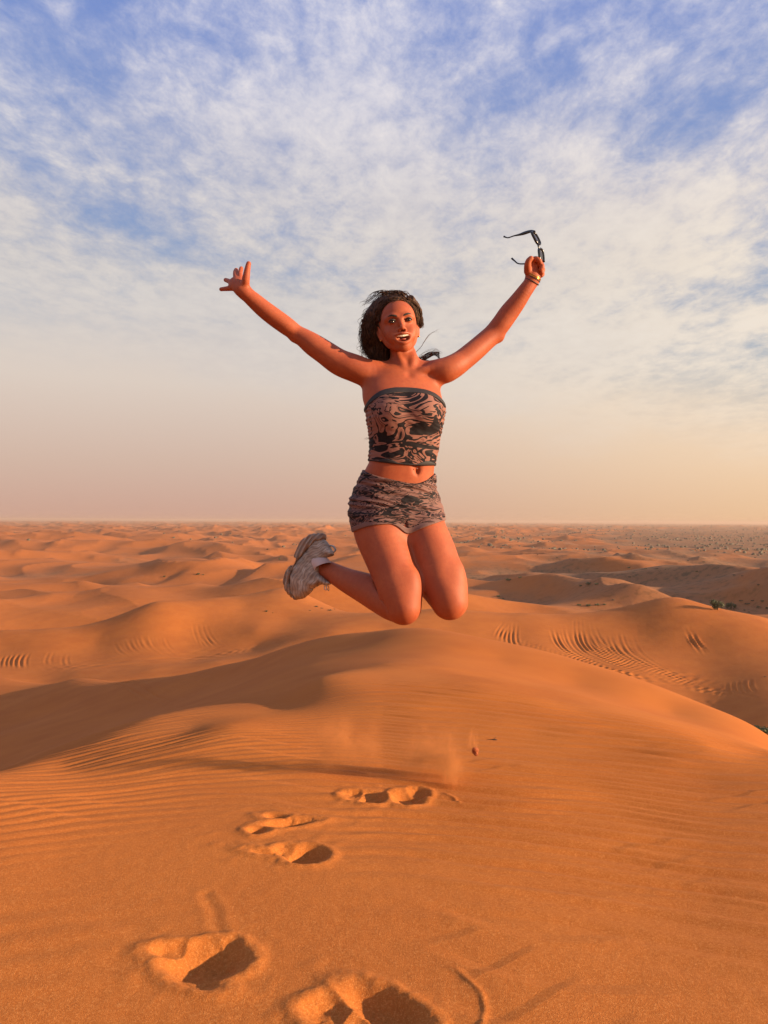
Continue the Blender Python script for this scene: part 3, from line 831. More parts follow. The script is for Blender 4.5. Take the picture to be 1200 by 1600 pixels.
def build_body():
    xs = axis(-.67, .67, [(-.05, .17), (-.67, -.53), (.53, .67)], .0021, .0052)
    ys = axis(2.77, 3.42, [(2.87, 3.06)], .0021, .0052)
    zs = axis(.70, 2.21, [(1.79, 2.21)], .0021, .0052)
    F = Field(xs, ys, zs)
    add_torso(F, 0, .02)
    add_thighs(F)
    c = lambda L, k, **kw: add_chain(F, [q3(*t[:3]) for t in L], [rp(t[3], t[2]) for t in L], k, **kw)
    # lower legs
    c([(630,950,2.87,25.5),(613,943,2.915,26.5),(595,932,2.965,26.5),(577,922,3.0,25),(545,908,3.06,19.5),(522,896,3.11,16),(508,890,3.14,15.5),(497,886,3.15,15)], .010)
    c([(702,941,2.885,27),(686,925,2.99,24.5),(668,902,3.1,25),(652,882,3.19,20),(642,866,3.26,15),(640,852,3.3,14)], .010)
    for kx, ky, kd in ((634, 955, 2.845), (706, 945, 2.865)):        # knee caps
        add_ell(F, q3(kx, ky - 4, kd - .006), np.eye(3), (.028, .026, .032), .026)
    # crease where the calf presses against the thigh: follow the line where both skins meet
    calf = [(630,950,2.87,25.5),(613,943,2.915,26.5),(595,932,2.965,26.5),(577,922,3.0,25),(545,908,3.06,19.5)]
    gx, gy, gz = np.meshgrid(np.linspace(-.10, .03, 90), np.linspace(2.78, 3.02, 110), np.linspace(.76, 1.0, 110), indexing='ij')
    def cd(L):
        p, r, _ = smooth_pts([q3(*t[:3]) for t in L], [rp(t[3], t[2]) for t in L], 4); return chain_dist((gx, gy, gz), p, r)
    bad = np.abs(cd(THIGHS[0])) + np.abs(cd(calf)) + .02 * (gy - 2.8)
    line = []
    for z_ in np.linspace(P(0, 897, 2.95).z, P(0, 950, 2.9).z, 7):
        m_ = np.abs(gz - z_) < .004; q_ = np.where(m_ & (gx < .012), bad, 9).argmin()
        line.append(np.array((gx.ravel()[q_], gy.ravel()[q_] - .001, gz.ravel()[q_])))
    print('CREASE', [tuple(np.round(l, 3)) for l in line])
    add_chain(F, line, [.0035, .005, .006, .006, .006, .005, .003], .004, sub=True)
    for v_ in ((644, 916, 2.860, 10), (612, 914, 2.885, 10), (685, 906, 2.890, 10), (713, 904, 2.895, 9)):   # muscle above the knees
        add_ell(F, q3(*v_[:3]), np.eye(3), (rp(v_[3], 2.85), .026, rp(v_[3] * 2.2, 2.85)), .05)
    # shoulders and arms
    c([(640,576,3.04,14),(605,580,3.03,16),(577,583,3.01,21),(553,575,3.0,21.5),(530,566,3.0,20.5),(508,551,3.0,18.8),(490,539,3.0,17.6),(476,529,3.0,15.0),(463,520.5,3.0,13.0),
       (448,509.5,2.99,14.2),(430,496.5,2.98,14.4),(413,483.5,2.97,13.8),(398,470.5,2.96,12.6),(386,460,2.95,11.2),(379,453.5,2.95,10.6)], .030)
    c([(628,576,3.04,14),(664,580,3.03,16),(690,580,3.01,20),(706,574,3.01,19),(722,563.5,3.03,17.2),(740,549,3.05,16.6),(757,534,3.07,15.8),(771,521,3.08,15.4),
       (783,506,3.075,15.3),(795,489,3.07,15.2),(808,472,3.06,13.6),(820,455,3.05,11.8),(830,441,3.05,10.8),(833,434,3.05,10.6)], .030)
    add_ell(F, q3(459.5, 528, 3.0), np.eye(3), (.014, .016, .013), .02)     # elbows
    add_ell(F, q3(780, 528, 3.085), np.eye(3), (.017, .018, .016), .02)
    # neck, collar bones, notch
    c([(637,592,3.05,21),(633,572,3.05,18.5),(629,552,3.045,18.5),(626,530,3.05,20)], .030)
    c([(645,584,2.985,4),(662,578,2.975,4.5),(682,574,2.985,5)], .022); c([(633,585,2.985,4),(612,581,2.975,4.5),(588,580,2.985,5)], .022)
    c([(644,550,3.035,4.5),(645,564,3.0,5),(641,581,2.980,4)], .016); c([(616,548,3.01,4),(626,565,2.99,4.5),(634,581,2.980,4)], .016)
    add_ell(F, q3(640.5, 583, 2.945), np.eye(3), (.009, .010, .008), .022, True)
    # navel, slight groove above it
    add_ell(F, q3(652, 737.0, 2.925), np.eye(3), (.0070, .020, .0110), .008, True)
    c([(650,712,2.915,3),(651,724,2.918,3),(652,733,2.920,3)], .026, sub=True)
    add_head(F)
    # open hand, palm to the camera, fingers spread and bent back
    pn = np.array((-.45, -.6, .66)); pn /= np.linalg.norm(pn)
    c([(382,456,2.95,10.5),(376,450,2.95,11.5),(369,443,2.96,12),(366,440,2.97,10.5)], .014, flat=(pn, [.95, .75, .6, .6]))
    c([(383,449,2.94,6.5),(384,437,2.925,6.2),(386,424,2.92,5.0),(387.5,416,2.92,4.3),(388.5,412,2.92,3.9)], .009)
    c([(376,440,2.96,4.8),(375,430,2.98,4.0),(376,424,3.0,3.7),(377,419.5,3.015,3.4)], .005)
    c([(370,438,2.965,4.8),(368,430,2.99,4.0),(368,425,3.015,3.7),(369,422,3.03,3.4)], .005)
    c([(364,442,2.965,4.6),(359,440,2.985,3.8),(355.5,438.5,3.0,3.5),(352.5,437.5,3.012,3.2)], .005)
    c([(363,450,2.96,4.6),(355,451,2.97,3.8),(350,451.5,2.98,3.4),(345.5,452,2.985,3.1)], .005)
    # hand closed round the arm of the sunglasses
    hn = np.array((.35, -.93, .05)); hn /= np.linalg.norm(hn)
    c([(832,436,3.05,10.6),(832.5,426,3.05,12),(833,417,3.05,12),(833,411,3.055,10)], .012, flat=(hn, [.95, .8, .68, .62]))
    c([(825,424,3.035,6.4),(824.5,415,3.02,5.6),(826,408,3.012,4.8),(829.5,404,3.01,4.2)], .006)
    c([(832,412,3.04,5.0),(834,406,3.03,4.7),(839,405,3.02,4.3),(843.5,409,3.02,3.9),(842,413,3.03,3.6)], .005)
    c([(838,416,3.045,5.0),(844,412.5,3.035,4.4),(847,416,3.025,4.0),(845,421,3.025,3.7)], .005)
    c([(840,421,3.05,4.8),(846,419,3.045,3.8),(848.5,422,3.035,3.4),(846.5,426,3.03,3.1)], .005)
    c([(840,427,3.055,4.4),(845.5,425.5,3.055,3.5),(848,428.5,3.045,3.1),(846,431,3.04,2.8)], .005)
    V, Q = surface_nets(F)
    V, Q = drop_bits(V, Q)
    V1 = relax(V, Q, 1, .4); V2 = relax(V1, Q, 5, .5)
    fine_ = ((V[:, 0] < -.51) | (V[:, 0] > .53)) & (V[:, 2] > 1.9)
    hd_ = np.linalg.norm(V - hd(0, .02, -.02), axis=1)
    wgt = np.where(fine_, 0, sst(.12, .17, hd_))[:, None]
    V = V1 * (1 - wgt) + V2 * wgt
    o = mesh_obj('body', V - PO, Q, SKIN, PERSON)
    print('BODY', len(V), F.f.shape)
    return o
BODY = build_body()

# ---- face pieces
def plain(name, col, rough=.5, **kw):
    return material(name, col, rough, **kw)[0]
DARK = plain('dark_lash', (.012, .008, .007), .6)
def uvsphere(c, r, axes, nu=16, nv=10):
    vs = []; fs = []
    for i in range(nv + 1):
        th = math.pi * i / nv
        for j in range(nu):
            ph = 2 * math.pi * j / nu
            vs.append(np.asarray(c) + r[0] * math.sin(th) * math.cos(ph) * axes[0] + r[1] * math.cos(th) * axes[1] + r[2] * math.sin(th) * math.sin(ph) * axes[2])
    for i in range(nv):
        for j in range(nu): fs.append((i * nu + j, i * nu + (j + 1) % nu, (i + 1) * nu + (j + 1) % nu, (i + 1) * nu + j))
    return np.array(vs), fs
def build_face():
    white = plain('eye_white', (.36, .27, .24), .25); iris = plain('dark_iris', (.02, .010, .006), .12)
    for s in (-1, 1):
        V, F_ = uvsphere(hd(s * .031, .0765, -.0005), (.0108, .0118, .0032), (HX, HF, HU))
        eye = mesh_obj('eye', V - PO, F_, white, PERSON)
        V, F_ = uvsphere(hd(s * .031 + .001, .0855, -.0004), (.0052, .0034, .0046), (HX, HF, HU), 12, 8)
        mesh_obj('iris', V - PO, F_, iris, eye)
        up_ = [hd(s * .018, .0815, -.0015), hd(s * .023, .0880, .0028), hd(s * .031, .0905, .0044), hd(s * .039, .0875, .0034), hd(s * .0455, .0800, .0005)]
        p, r, _ = smooth_pts(up_, [.0012, .0028, .0034, .0033, .0016], 4); b = Bag(); b.add(tube(p - PO, r, 6)); b.obj('eyelash', DARK, eye)
        lo_ = [hd(s * .019, .0820, -.0022), hd(s * .025, .0872, -.0050), hd(s * .032, .0885, -.0060), hd(s * .039, .0860, -.0050), hd(s * .0455, .0800, -.0005)]
        p, r, _ = smooth_pts(lo_, [.0008, .0014, .0016, .0016, .0011], 4); b = Bag(); b.add(tube(p - PO, r, 6)); b.obj('lower_eyelash', DARK, eye)
        br = [hd(s * .0105, .0920, .0150), hd(s * .022, .0925, .0190), hd(s * .034, .0895, .0215), hd(s * .045, .0815, .0190), hd(s * .053, .0715, .0115)]
        p, r, _ = smooth_pts(br, [.0034, .0042, .0038, .0028, .0010], 5)
        b = Bag(); b.add(tube(p - PO, r, 8, flat=.55, fdir=HF)); b.obj('eyebrow', plain('brow_hair', (.018, .010, .007), .8) if s < 0 else bpy.data.materials['brow_hair'], PERSON)
        # small stud in the ear lobe
        V, F_ = uvsphere(hd(s * .0770, .006, -.046), (.0028, .0028, .0028), (HX, HF, HU), 8, 6)
        mesh_obj('earring', V - PO, F_, bpy.data.materials.get('gold') or plain('gold', (.75, .42, .10), .25, Metallic=1.0), PERSON)
    # teeth: one arched row, each tooth a rounded block
    tm = plain('tooth', (.74, .66, .56), .22)
    b = Bag()
    for k in range(-5, 6):
        a = k * .0050; bb = .0915 - 11.0 * a * a; w = .0032; hgt = .0064 if abs(k) < 2 else .0056 if abs(k) < 4 else .0046
        V, F_ = uvsphere(hd(a, bb, -.0608 + 6 * a * a), (w * 1.12, .0022, hgt), (HX, HF, HU), 8, 6); b.add((V - PO, F_))
    b.obj('upper_teeth', tm, PERSON)
    b = Bag()
    for k in range(-3, 4):
        a = k * .0038; V, F_ = uvsphere(hd(a, .0860 - 15 * a * a, -.0850 + 7 * a * a), (.0022, .0016, .0020), (HX, HF, HU), 8, 6); b.add((V - PO, F_))
    b.obj('lower_teeth', tm, PERSON)
    V, F_ = uvsphere(hd(0, .074, -.0735), (.015, .014, .005), (HX, HF, HU)); mesh_obj('tongue', V - PO, F_, plain('tongue', (.35, .07, .05), .35), PERSON)
    V, F_ = uvsphere(hd(0, .050, -.070), (.037, .024, .022), (HX, HF, HU)); mesh_obj('mouth_shade', V - PO, F_, plain('mouth_shade_fill', (.05, .010, .008), .6), PERSON)  # near-black solid standing in for the shade inside the open mouth
    # lips, a thin tinted skin over the modelled ones
    lipm = plain('lip', (.30, .060, .042), .4)
    up_ = [(-.0360, .0785, -.0555), (-.019, .0940, -.0538), (-.005, .1003, -.0535), (0, .1000, -.0545), (.005, .1003, -.0535), (.019, .0940, -.0538), (.0360, .0785, -.0555)]
    p, r, _ = smooth_pts([hd(*q) for q in up_], [.0010, .0024, .0029, .0027, .0029, .0024, .0010], 4); b = Bag(); b.add(tube(p - PO, r, 8))
    lo_ = [(-.0360, .0785, -.0562), (-.023, .0880, -.0800), (0, .0940, -.0900), (.023, .0880, -.0800), (.0360, .0785, -.0562)]
    p, r, _ = smooth_pts([hd(*q) for q in lo_], [.0010, .0026, .0038, .0026, .0010], 5); b.add(tube(p - PO, r, 8)); b.obj('lips', lipm, PERSON)
build_face()

# ---- clothes
def swirl_material(name, scale, seed, light=(0.22, 0.098, 0.076), mid=(0.15, 0.060, 0.046), zs=2.0):
    m, n, b = material(name, rough=.72)
    tc = n.n('ShaderNodeTexCoord').outputs['Object']
    mp = n.n('ShaderNodeMapping', {'Vector': tc, 'Location': (seed, seed * .7, 0), 'Rotation': (0, .25, 0), 'Scale': (1.0, .8, zs)}).outputs[0]
    f = n.noise(mp, scale, 2.0, .45, 2.6).outputs[0]
    # ink lines follow the level curves of the folded noise
    w = n.math('FRACT', n.math('MULTIPLY', f, 5.5))
    ln = n.math('ABSOLUTE', n.math('SUBTRACT', w, .5))
    thick = n.mapr(n.noise(mp, scale * .8, 1).outputs[0], .36, .62, .10, .34)
    line = n.math('LESS_THAN', ln, thick)
    fill = n.mapr(n.noise(mp, scale * .5, 1, .5, 2.0).outputs[0], .635, .645, 0, 1)
    line = n.math('MAXIMUM', line, fill)
    alt = n.math('GREATER_THAN', n.math('SINE', n.math('MULTIPLY', n.math('FLOOR', n.math('MULTIPLY', f, 5.5)), 2.1)), .1)
    col = n.mix(alt, (*light, 1), (*mid, 1))
    col = n.mix(line, col, (0.008, 0.005, 0.007, 1))
    n.link(col, b.inputs['Base Color'])
    b.inputs['Specular IOR Level'].default_value = .2
    bn = n.n('ShaderNodeBump', {'Strength': .3, 'Distance': .0006, 'Height': n.noise(tc, 900, 2).outputs[0]})
    n.link(bn.outputs[0], b.inputs['Normal'])
    return m
HEM = plain('black_jersey', (.012, .008, .010), .7)

def edge_fn(pts, d=2.93):
    a = np.array([tuple(P(x, y, d)) for x, y in pts]); X_ = a[:, 0]; Z_ = a[:, 2]
    xf = np.linspace(X_[0] - .1, X_[-1] + .1, 120); zf = np.interp(xf, X_, Z_)
    ker = np.hanning(13); ker /= ker.sum(); zf = np.convolve(np.pad(zf, 6, 'edge'), ker, 'valid')
    return lambda x: np.interp(x, xf, zf)

def garment(name, mat, grow, lo_e, hi_e, zr, ridge, hem=None, thighs=False, h=.0026, part=PERSON, tilt=0.0, round_=.004):
    F = Field(np.arange(-.27, .28, h), np.arange(2.78, 3.24, h), np.arange(zr[0], zr[1], h))
    add_torso(F, grow, .02)
    if thighs: add_thighs(F, grow, 0, 5, .016)
    X, Y, Z = np.meshgrid(*F.ax, indexing='ij', sparse=True)
    F.f = F.f + ridge(X, Y, Z).astype(np.float32)
    lo = lo_e(F.ax[0]).astype(np.float32)[:, None, None]; hi = hi_e(F.ax[0]).astype(np.float32)[:, None, None]
    back = (Y - 2.9) * tilt
    d2 = np.maximum(lo - Z, Z - (hi + back))
    k = round_; h_ = np.maximum(k - np.abs(F.f - d2), 0) / k
    F.f = (np.maximum(F.f, d2) + h_ * h_ * k * .25).astype(np.float32)
    V, Q = surface_nets(F); V, Q = drop_bits(V, Q); V = relax(V, Q, 1, .5)
    return mesh_obj(name, V - PO, Q, mat, part)

def noise3(X, Y, Z, s, seed):
    return gnoise(X * s + Y * s * .7, Z * s + Y * s * .4, seed)
def ridge_top(X, Y, Z):
    side = sst(.10, .16, np.abs(X - (.08 + (Z - 1.5) * .0)))          # ruched side seams
    w = gnoise(X * 9 + Y * 6, Z * 26 + X * 8, 5)
    w2 = np.sin(Z * 420 + 5 * gnoise(X * 30 + Y * 9, Z * 12, 6))
    return .0035 * w * (.5 + 1.0 * side) + .0016 * w2 * side + .0016 * gnoise(X * 30, Z * 70 + X * 25, 7)
def ridge_short(X, Y, Z):
    s = X * .55
    w = 1 - np.abs(gnoise((X + Y * .5) * 7, (Z + s * .35) * 46, 8)) * 3
    cr = .012 * np.exp(-((X - .081) / .007) ** 2) * sst(1.150, 1.085, Z)
    return cr - .0046 * w * sst(1.105, 1.16, Z) + .002 * gnoise(X * 26 + Y * 20, Z * 90, 9) * sst(1.10, 1.14, Z)
TOP_LO = edge_fn([(560,716),(577,719),(600,724),(632,727),(660,728),(681,726),(700,722)])
TOP_HI = edge_fn([(560,640),(568,634),(580,622),(595,612),(615,607),(640,606),(665,607.5),(683,612),(697,622),(705,630)])
SWIRL_T = swirl_material('swirl_print_top', 6.2, 3.1)
tube_top = garment('tube_top', SWIRL_T, .0055, TOP_LO, TOP_HI, (1.30, 1.68), ridge_top, tilt=-.10)
BAND_LO = lambda x: TOP_HI(x) - .0235
garment('top_band', HEM, .0078, BAND_LO, lambda x: TOP_HI(x) + .001, (1.48, 1.68), lambda X, Y, Z: X * 0, part=tube_top, tilt=-.10)
garment('bottom_hem', HEM, .0072, lambda x: TOP_LO(x) - .0005, lambda x: TOP_LO(x) + .006 + .012 * np.maximum(0, np.sin(x * 42 + 1.0)) , (1.30, 1.42), lambda X, Y, Z: X * 0, part=tube_top)
SHORT_HI = edge_fn([(548,731),(562,737),(589,745),(615,751),(640,757),(655,758),(668,753),(681,745),(695,738)])
SHORT_LO = edge_fn([(540,836),(552,831),(565,825),(585,820),(612,818),(624,824),(635,836),(643,833),(655,827),(670,821),(685,816),(700,812)], 2.91)
SWIRL_S = swirl_material('swirl_print_shorts', 9.5, 7.7, (0.165, 0.083, 0.072), (0.085, 0.038, 0.034), 3.4)
shorts = garment('shorts', SWIRL_S, .0060, SHORT_LO, SHORT_HI, (1.04, 1.36), ridge_short, thighs=True, tilt=.16)
garment('leg_hem', plain('mauve_jersey', (.15, .075, .066), .75), .0069, lambda x: SHORT_LO(x) - .001, lambda x: SHORT_LO(x) + .022, (1.04, 1.18), lambda X, Y, Z: X * 0, thighs=True, part=shorts)
# navel stud
V, F_ = uvsphere(q3(652, 732.0, 2.924), (.0026, .0026, .0026), np.eye(3), 8, 6)
mesh_obj('navel_piercing', V - PO, F_, plain('steel', (.7, .66, .62), .15, Metallic=1.0), PERSON)

# ---- bracelets
def ring_mesh(c, nrm, r, rad, squash=1.0, wob=0.0, n_=40):
    nrm = np.asarray(nrm, float); nrm /= np.linalg.norm(nrm)
    a = np.cross(nrm, (0, 1, 0)); a /= np.linalg.norm(a); b = np.cross(nrm, a)
    t = np.linspace(0, 2 * math.pi, n_ + 1)
    p = c + r * np.cos(t)[:, None] * a + r * squash * np.sin(t)[:, None] * b + (wob * np.sin(t * 2))[:, None] * nrm
    return tube(p, rad, 8)
arm_dir = q3(833, 434, 3.05) - q3(820, 455, 3.05)
gold = bpy.data.materials['gold']; cord = plain('dark_cord', (.03, .018, .014), .6)
for nm, c, ad, r, rad, mt in (('bracelet', (834, 430.5, 3.05), (.55, -.35, 1.0), .0315, .0019, gold), ('bracelet', (833.5, 433, 3.05), (.50, -.30, 1.0), .0310, .0016, gold),
                              ('wristband', (833, 435.5, 3.05), (.50, -.25, 1.0), .0300, .0016, cord), ('wristband', (831, 440, 3.05), (.50, -.30, 1.0), .0295, .0020, cord)):
    V, F_ = ring_mesh(q3(*c), ad, r, rad); mesh_obj(nm, V - PO, F_, mt, PERSON)

# ---- shoes, built flat in their own frame: u heel to toe, v up from the sole, w across
S_ = .00262
def poly_sd(U, Vv, poly):
    d = None; s = np.ones(np.broadcast(U, Vv).shape)
    n_ = len(poly)
    for i in range(n_):
        a = poly[i]; b = poly[i - 1]
        ex, ey = b[0] - a[0], b[1] - a[1]; wx, wy = U - a[0], Vv - a[1]
        t = np.clip((wx * ex + wy * ey) / (ex * ex + ey * ey), 0, 1)
        q = (wx - ex * t) ** 2 + (wy - ey * t) ** 2
        d = q if d is None else np.minimum(d, q)
        c1 = Vv >= a[1]; c2 = Vv < b[1]; c3 = ex * wy > ey * wx
        s = np.where((c1 & c2 & c3) | (~c1 & ~c2 & ~c3), -s, s)
    return s * np.sqrt(d)
def curve(poly, n_=6):
    p, _, _ = smooth_pts([(a, b, 0) for a, b in poly + poly[:1]], [0] * (len(poly) + 1), n_); return [(q[0], q[1]) for q in p[:-1]]
def smax(a, b, k):
    h = np.maximum(k - np.abs(a - b), 0) / k
    return np.maximum(a, b) + h * h * k * .25
def shoe_part(poly, hw, k, extra=None, h=.0021):
    us = np.arange(-.03, .31, h); vs = np.arange(-.075, .145, h); ws = np.arange(-.062, .063, h)
    F = Field(us, vs, ws)
    U, Vv, Wv = np.meshgrid(us, vs, ws, indexing='ij', sparse=True)
    d2 = poly_sd(U[:, :, 0], Vv[:, :, 0], [(a * S_, b * S_) for a, b in poly])[:, :, None]
    d = smax(d2, np.abs(Wv) - hw(U, Vv), k)
    if extra is not None: d = extra(d, U, Vv, Wv)
    F.f = d.astype(np.float32)
    V, Q = surface_nets(F); V, Q = drop_bits(V, Q); return relax(V, Q, 1, .4), Q
def shoe_hw(U, Vv):
    u = U / S_ ; v = Vv / S_
    w = np.interp(u, [-5, 5, 20, 45, 75, 90, 100, 106], [.024, .033, .037, .036, .046, .043, .034, .020])
    return w - np.clip(v + 5, 0, 60) * .00034
def shoe_materials():
    m, n, b = material('shoe_upper', rough=.62)
    tc = n.n('ShaderNodeTexCoord').outputs['Object']
    sep = n.n('ShaderNodeSeparateXYZ', {0: tc})
    u, v = sep.outputs[0], sep.outputs[1]
    wv = n.noise(tc, 16, 2, .5, .3).outputs[0]
    # overlays run from the heel round the ankle and down to the toe
    sole = n.math('MULTIPLY', n.math('POWER', n.math('SUBTRACT', u, .165), 2.0), 3.2)
    t = n.math('ADD', n.math('SUBTRACT', v, sole), n.math('MULTIPLY', wv, .040))
    t = n.math('ADD', t, n.math('MULTIPLY', u, .16))
    f = n.math('MULTIPLY', t, 78.0)
    w = n.math('ABSOLUTE', n.math('SUBTRACT', n.math('FRACT', f), .5))
    line = n.mapr(w, .05, .15, 1, 0)
    k = n.noise(n.n('ShaderNodeCombineXYZ', {0: n.math('FLOOR', f), 1: n.math('MULTIPLY', u, 9.0), 2: 0.0}).outputs[0], 1.7, 1, .5).outputs[0]
    col = n.ramp(k, [(.30, (.14, .10, .08)), (.42, (.42, .38, .33)), (.55, (.24, .19, .15)), (.66, (.52, .50, .46))])
    col = n.mix(n.mapr(u, .12, .24, 0, .55), col, (.36, .21, .13, 1))
    col = n.mix(n.mapr(n.noise(tc, 60, 4, .7).outputs[0], .45, .75, 0, .7), col, (.24, .14, .09, 1))
    col = n.mix(n.math('MULTIPLY', line, .55), col, (.08, .055, .045, 1))
    n.link(col, b.inputs['Base Color'])
    bn = n.n('ShaderNodeBump', {'Strength': .45, 'Distance': .0015, 'Height': n.mapr(w, .0, .22, 0, 1)}); n.link(bn.outputs[0], b.inputs['Normal'])
    m2, n, b = material('shoe_sole', rough=.7)
    tc = n.n('ShaderNodeTexCoord').outputs['Object']
    sep = n.n('ShaderNodeSeparateXYZ', {0: tc})
    g = n.math('SINE', n.math('MULTIPLY', n.math('ADD', sep.outputs[1], n.math('MULTIPLY', n.math('SINE', n.math('MULTIPLY', sep.outputs[0], 16.0)), .018)), 380.0))
    col = n.mix(n.mapr(g, -.3, .8, 0, 1), (.17, .125, .095, 1), (.33, .27, .22, 1))
    col = n.mix(n.mapr(n.noise(tc, 30, 4, .7).outputs[0], .42, .7, 0, .7), col, (.30, .13, .06, 1))
    n.link(col, b.inputs['Base Color'])
    bn = n.n('ShaderNodeBump', {'Strength': .6, 'Distance': .002, 'Height': g}); n.link(bn.outputs[0], b.inputs['Normal'])
    return m, m2
SHOE_U, SHOE_S = shoe_materials()
UPPER = curve([(2,4),(6,16),(12,26),(19,33),(24,30),(30,23),(42,20),(54,23),(58,32),(61,46),(66,44),(70,32),(79,24),(92,20),(101,14),(106,6),(101,-3),(88,-11),(72,-16),(58,-16),(45,-13),(27,-7),(12,-3)])
SOLE = curve([(-5,8),(-1,-2),(6,-12.5),(22,-21.5),(36,-22),(46,-21),(49,-16),(57,-15),(61,-20),(70,-23),(80,-22.5),(90,-19),(99,-13),(105,-3),(107,8),(103,2),(97,-4),(87,-10),(72,-14.5),(58,-15),(45,-12),(27,-6),(12,0),(6,8)])
def tread(d, U, Vv, Wv):
    u = U / S_; v = Vv / S_
    lug = np.abs(((u + 3 * np.abs(Wv) / S_ * .3) / 7.5) % 1 - .5)
    d = d + .0026 * (lug > .38) * (v < -15) * (u > 58)
    d = d + .0013 * np.sin(v * 1.15 + u * .12 - (u / 30) ** 2)
    return d
def swoop(d, U, Vv, Wv):
    u = U / S_; v = Vv / S_
    r = np.sin(u * .42 - v * .30 + 1.6 * np.sin(v * .17 + u * .03))
    hole = ((u - 41) / 15) ** 2 * 1.0 + ((v - 34) / 16) ** 2 + (Wv / .026) ** 2 - 1      # ankle opening
    return np.maximum(d + .0008 * np.tanh(r * 2), -hole * .02)
def build_shoe():
    root_u = shoe_part(UPPER, lambda U, Vv: shoe_hw(U, Vv) * .93, .022, swoop)
    root_s = shoe_part(SOLE, lambda U, Vv: shoe_hw(U, Vv * 0) * 1.10, .010, tread)
    sh = empty('shoe'); sh.parent = PERSON
    mesh_obj('upper', root_u[0], root_u[1], SHOE_U, sh)
    mesh_obj('sole', root_s[0], root_s[1], SHOE_S, sh)
    b = Bag()
    lace = plain('lace', (.42, .35, .28), .8)
    for k in range(6):                                               # laces across the instep
        u = 64 + k * 4.4; v = 33.5 - k * 3.3 + (1.5 if k > 3 else 0)
        w = .020 + .0012 * k
        p, r, _ = smooth_pts([(u * S_, (v - 6) * S_, -w), (u * S_ + .002, (v + .5) * S_, -w * .6), (u * S_ + .003, (v + 2.5) * S_, 0), (u * S_ + .002, (v + .5) * S_, w * .6), (u * S_, (v - 6) * S_, w)], [.0018] * 5, 4)
        b.add(tube(p, r, 6))
    for s in (-1, 1):                                                # bow loops hanging off
        p, r, _ = smooth_pts([(64 * S_, 40 * S_, 0), (67 * S_, 44 * S_, s * .010), (73 * S_, 47 * S_, s * .016), (72 * S_, 43 * S_, s * .018), (65 * S_, 40 * S_, 0)], [.0018] * 5, 6)
        b.add(tube(p, r, 6))
    b.obj('lace', lace, sh)
    p, r, _ = smooth_pts([(40 * S_, 8 * S_, 0), (41 * S_, 16 * S_, 0), (42 * S_, 21.5 * S_, 0), (43 * S_, 23.0 * S_, 0)], [.030, .035, .0380, .0395], 5)
    V, F_ = tube(p, r, 28)
    rim = np.concatenate([V, V[-28:] * .0 + V[-28:].mean(0) + (V[-28:] - V[-28:].mean(0)) * .86])
    F2 = [tuple(f) for f in F_.tolist()] + [(len(V) - 28 + q, len(V) - 28 + (q + 1) % 28, len(V) + (q + 1) % 28, len(V) + q) for q in range(28)]
    mesh_obj('sock', rim, F2, plain('sock', (.50, .40, .39), .85), sh)
    p = np.array([(17 * S_, 31 * S_, 0), (12 * S_, 33 * S_, 0), (8 * S_, 28 * S_, 0), (9 * S_, 21 * S_, 0)])
    pp, r, _ = smooth_pts(p, [.003, .004, .004, .003], 4); b = Bag(); b.add(tube(pp, r, 8, flat=2.0, fdir=(0, 0, 1))); b.obj('heel_tab', plain('heel_tab', (.30, .33, .34), .6), sh)
    return sh
def place_shoe(sh, heel, toe, side_hint):
    a = Vector(q3(*heel)); b = Vector(q3(*toe)); u = (b - a).normalized()
    v = Vector(side_hint); v = (v - u * v.dot(u)).normalized(); w = u.cross(v)
    Mx = Matrix((u, v, w)).transposed().to_4x4(); Mx.translation = a - Vector(PO)
    sh.matrix_local = Mx
SHOE = build_shoe()
vdir = q3(560, 915, 3.035) - q3(510, 890, 3.135)
place_shoe(SHOE, (500, 836, 3.13), (458, 934, 3.12), (.919, -.30, -.394))
def copy_tree(o, parent):
    c = o.copy(); COL.objects.link(c); c.parent = parent
    for ch in list(o.children): copy_tree(ch, c)
    return c
s2 = copy_tree(SHOE, PERSON)
a2 = Vector(q3(628, 852, 3.36)); b2 = Vector(q3(606, 925, 3.33)); 
place_shoe(s2, (628, 842, 3.36), (604, 926, 3.33), (.80, -.5, -.3))
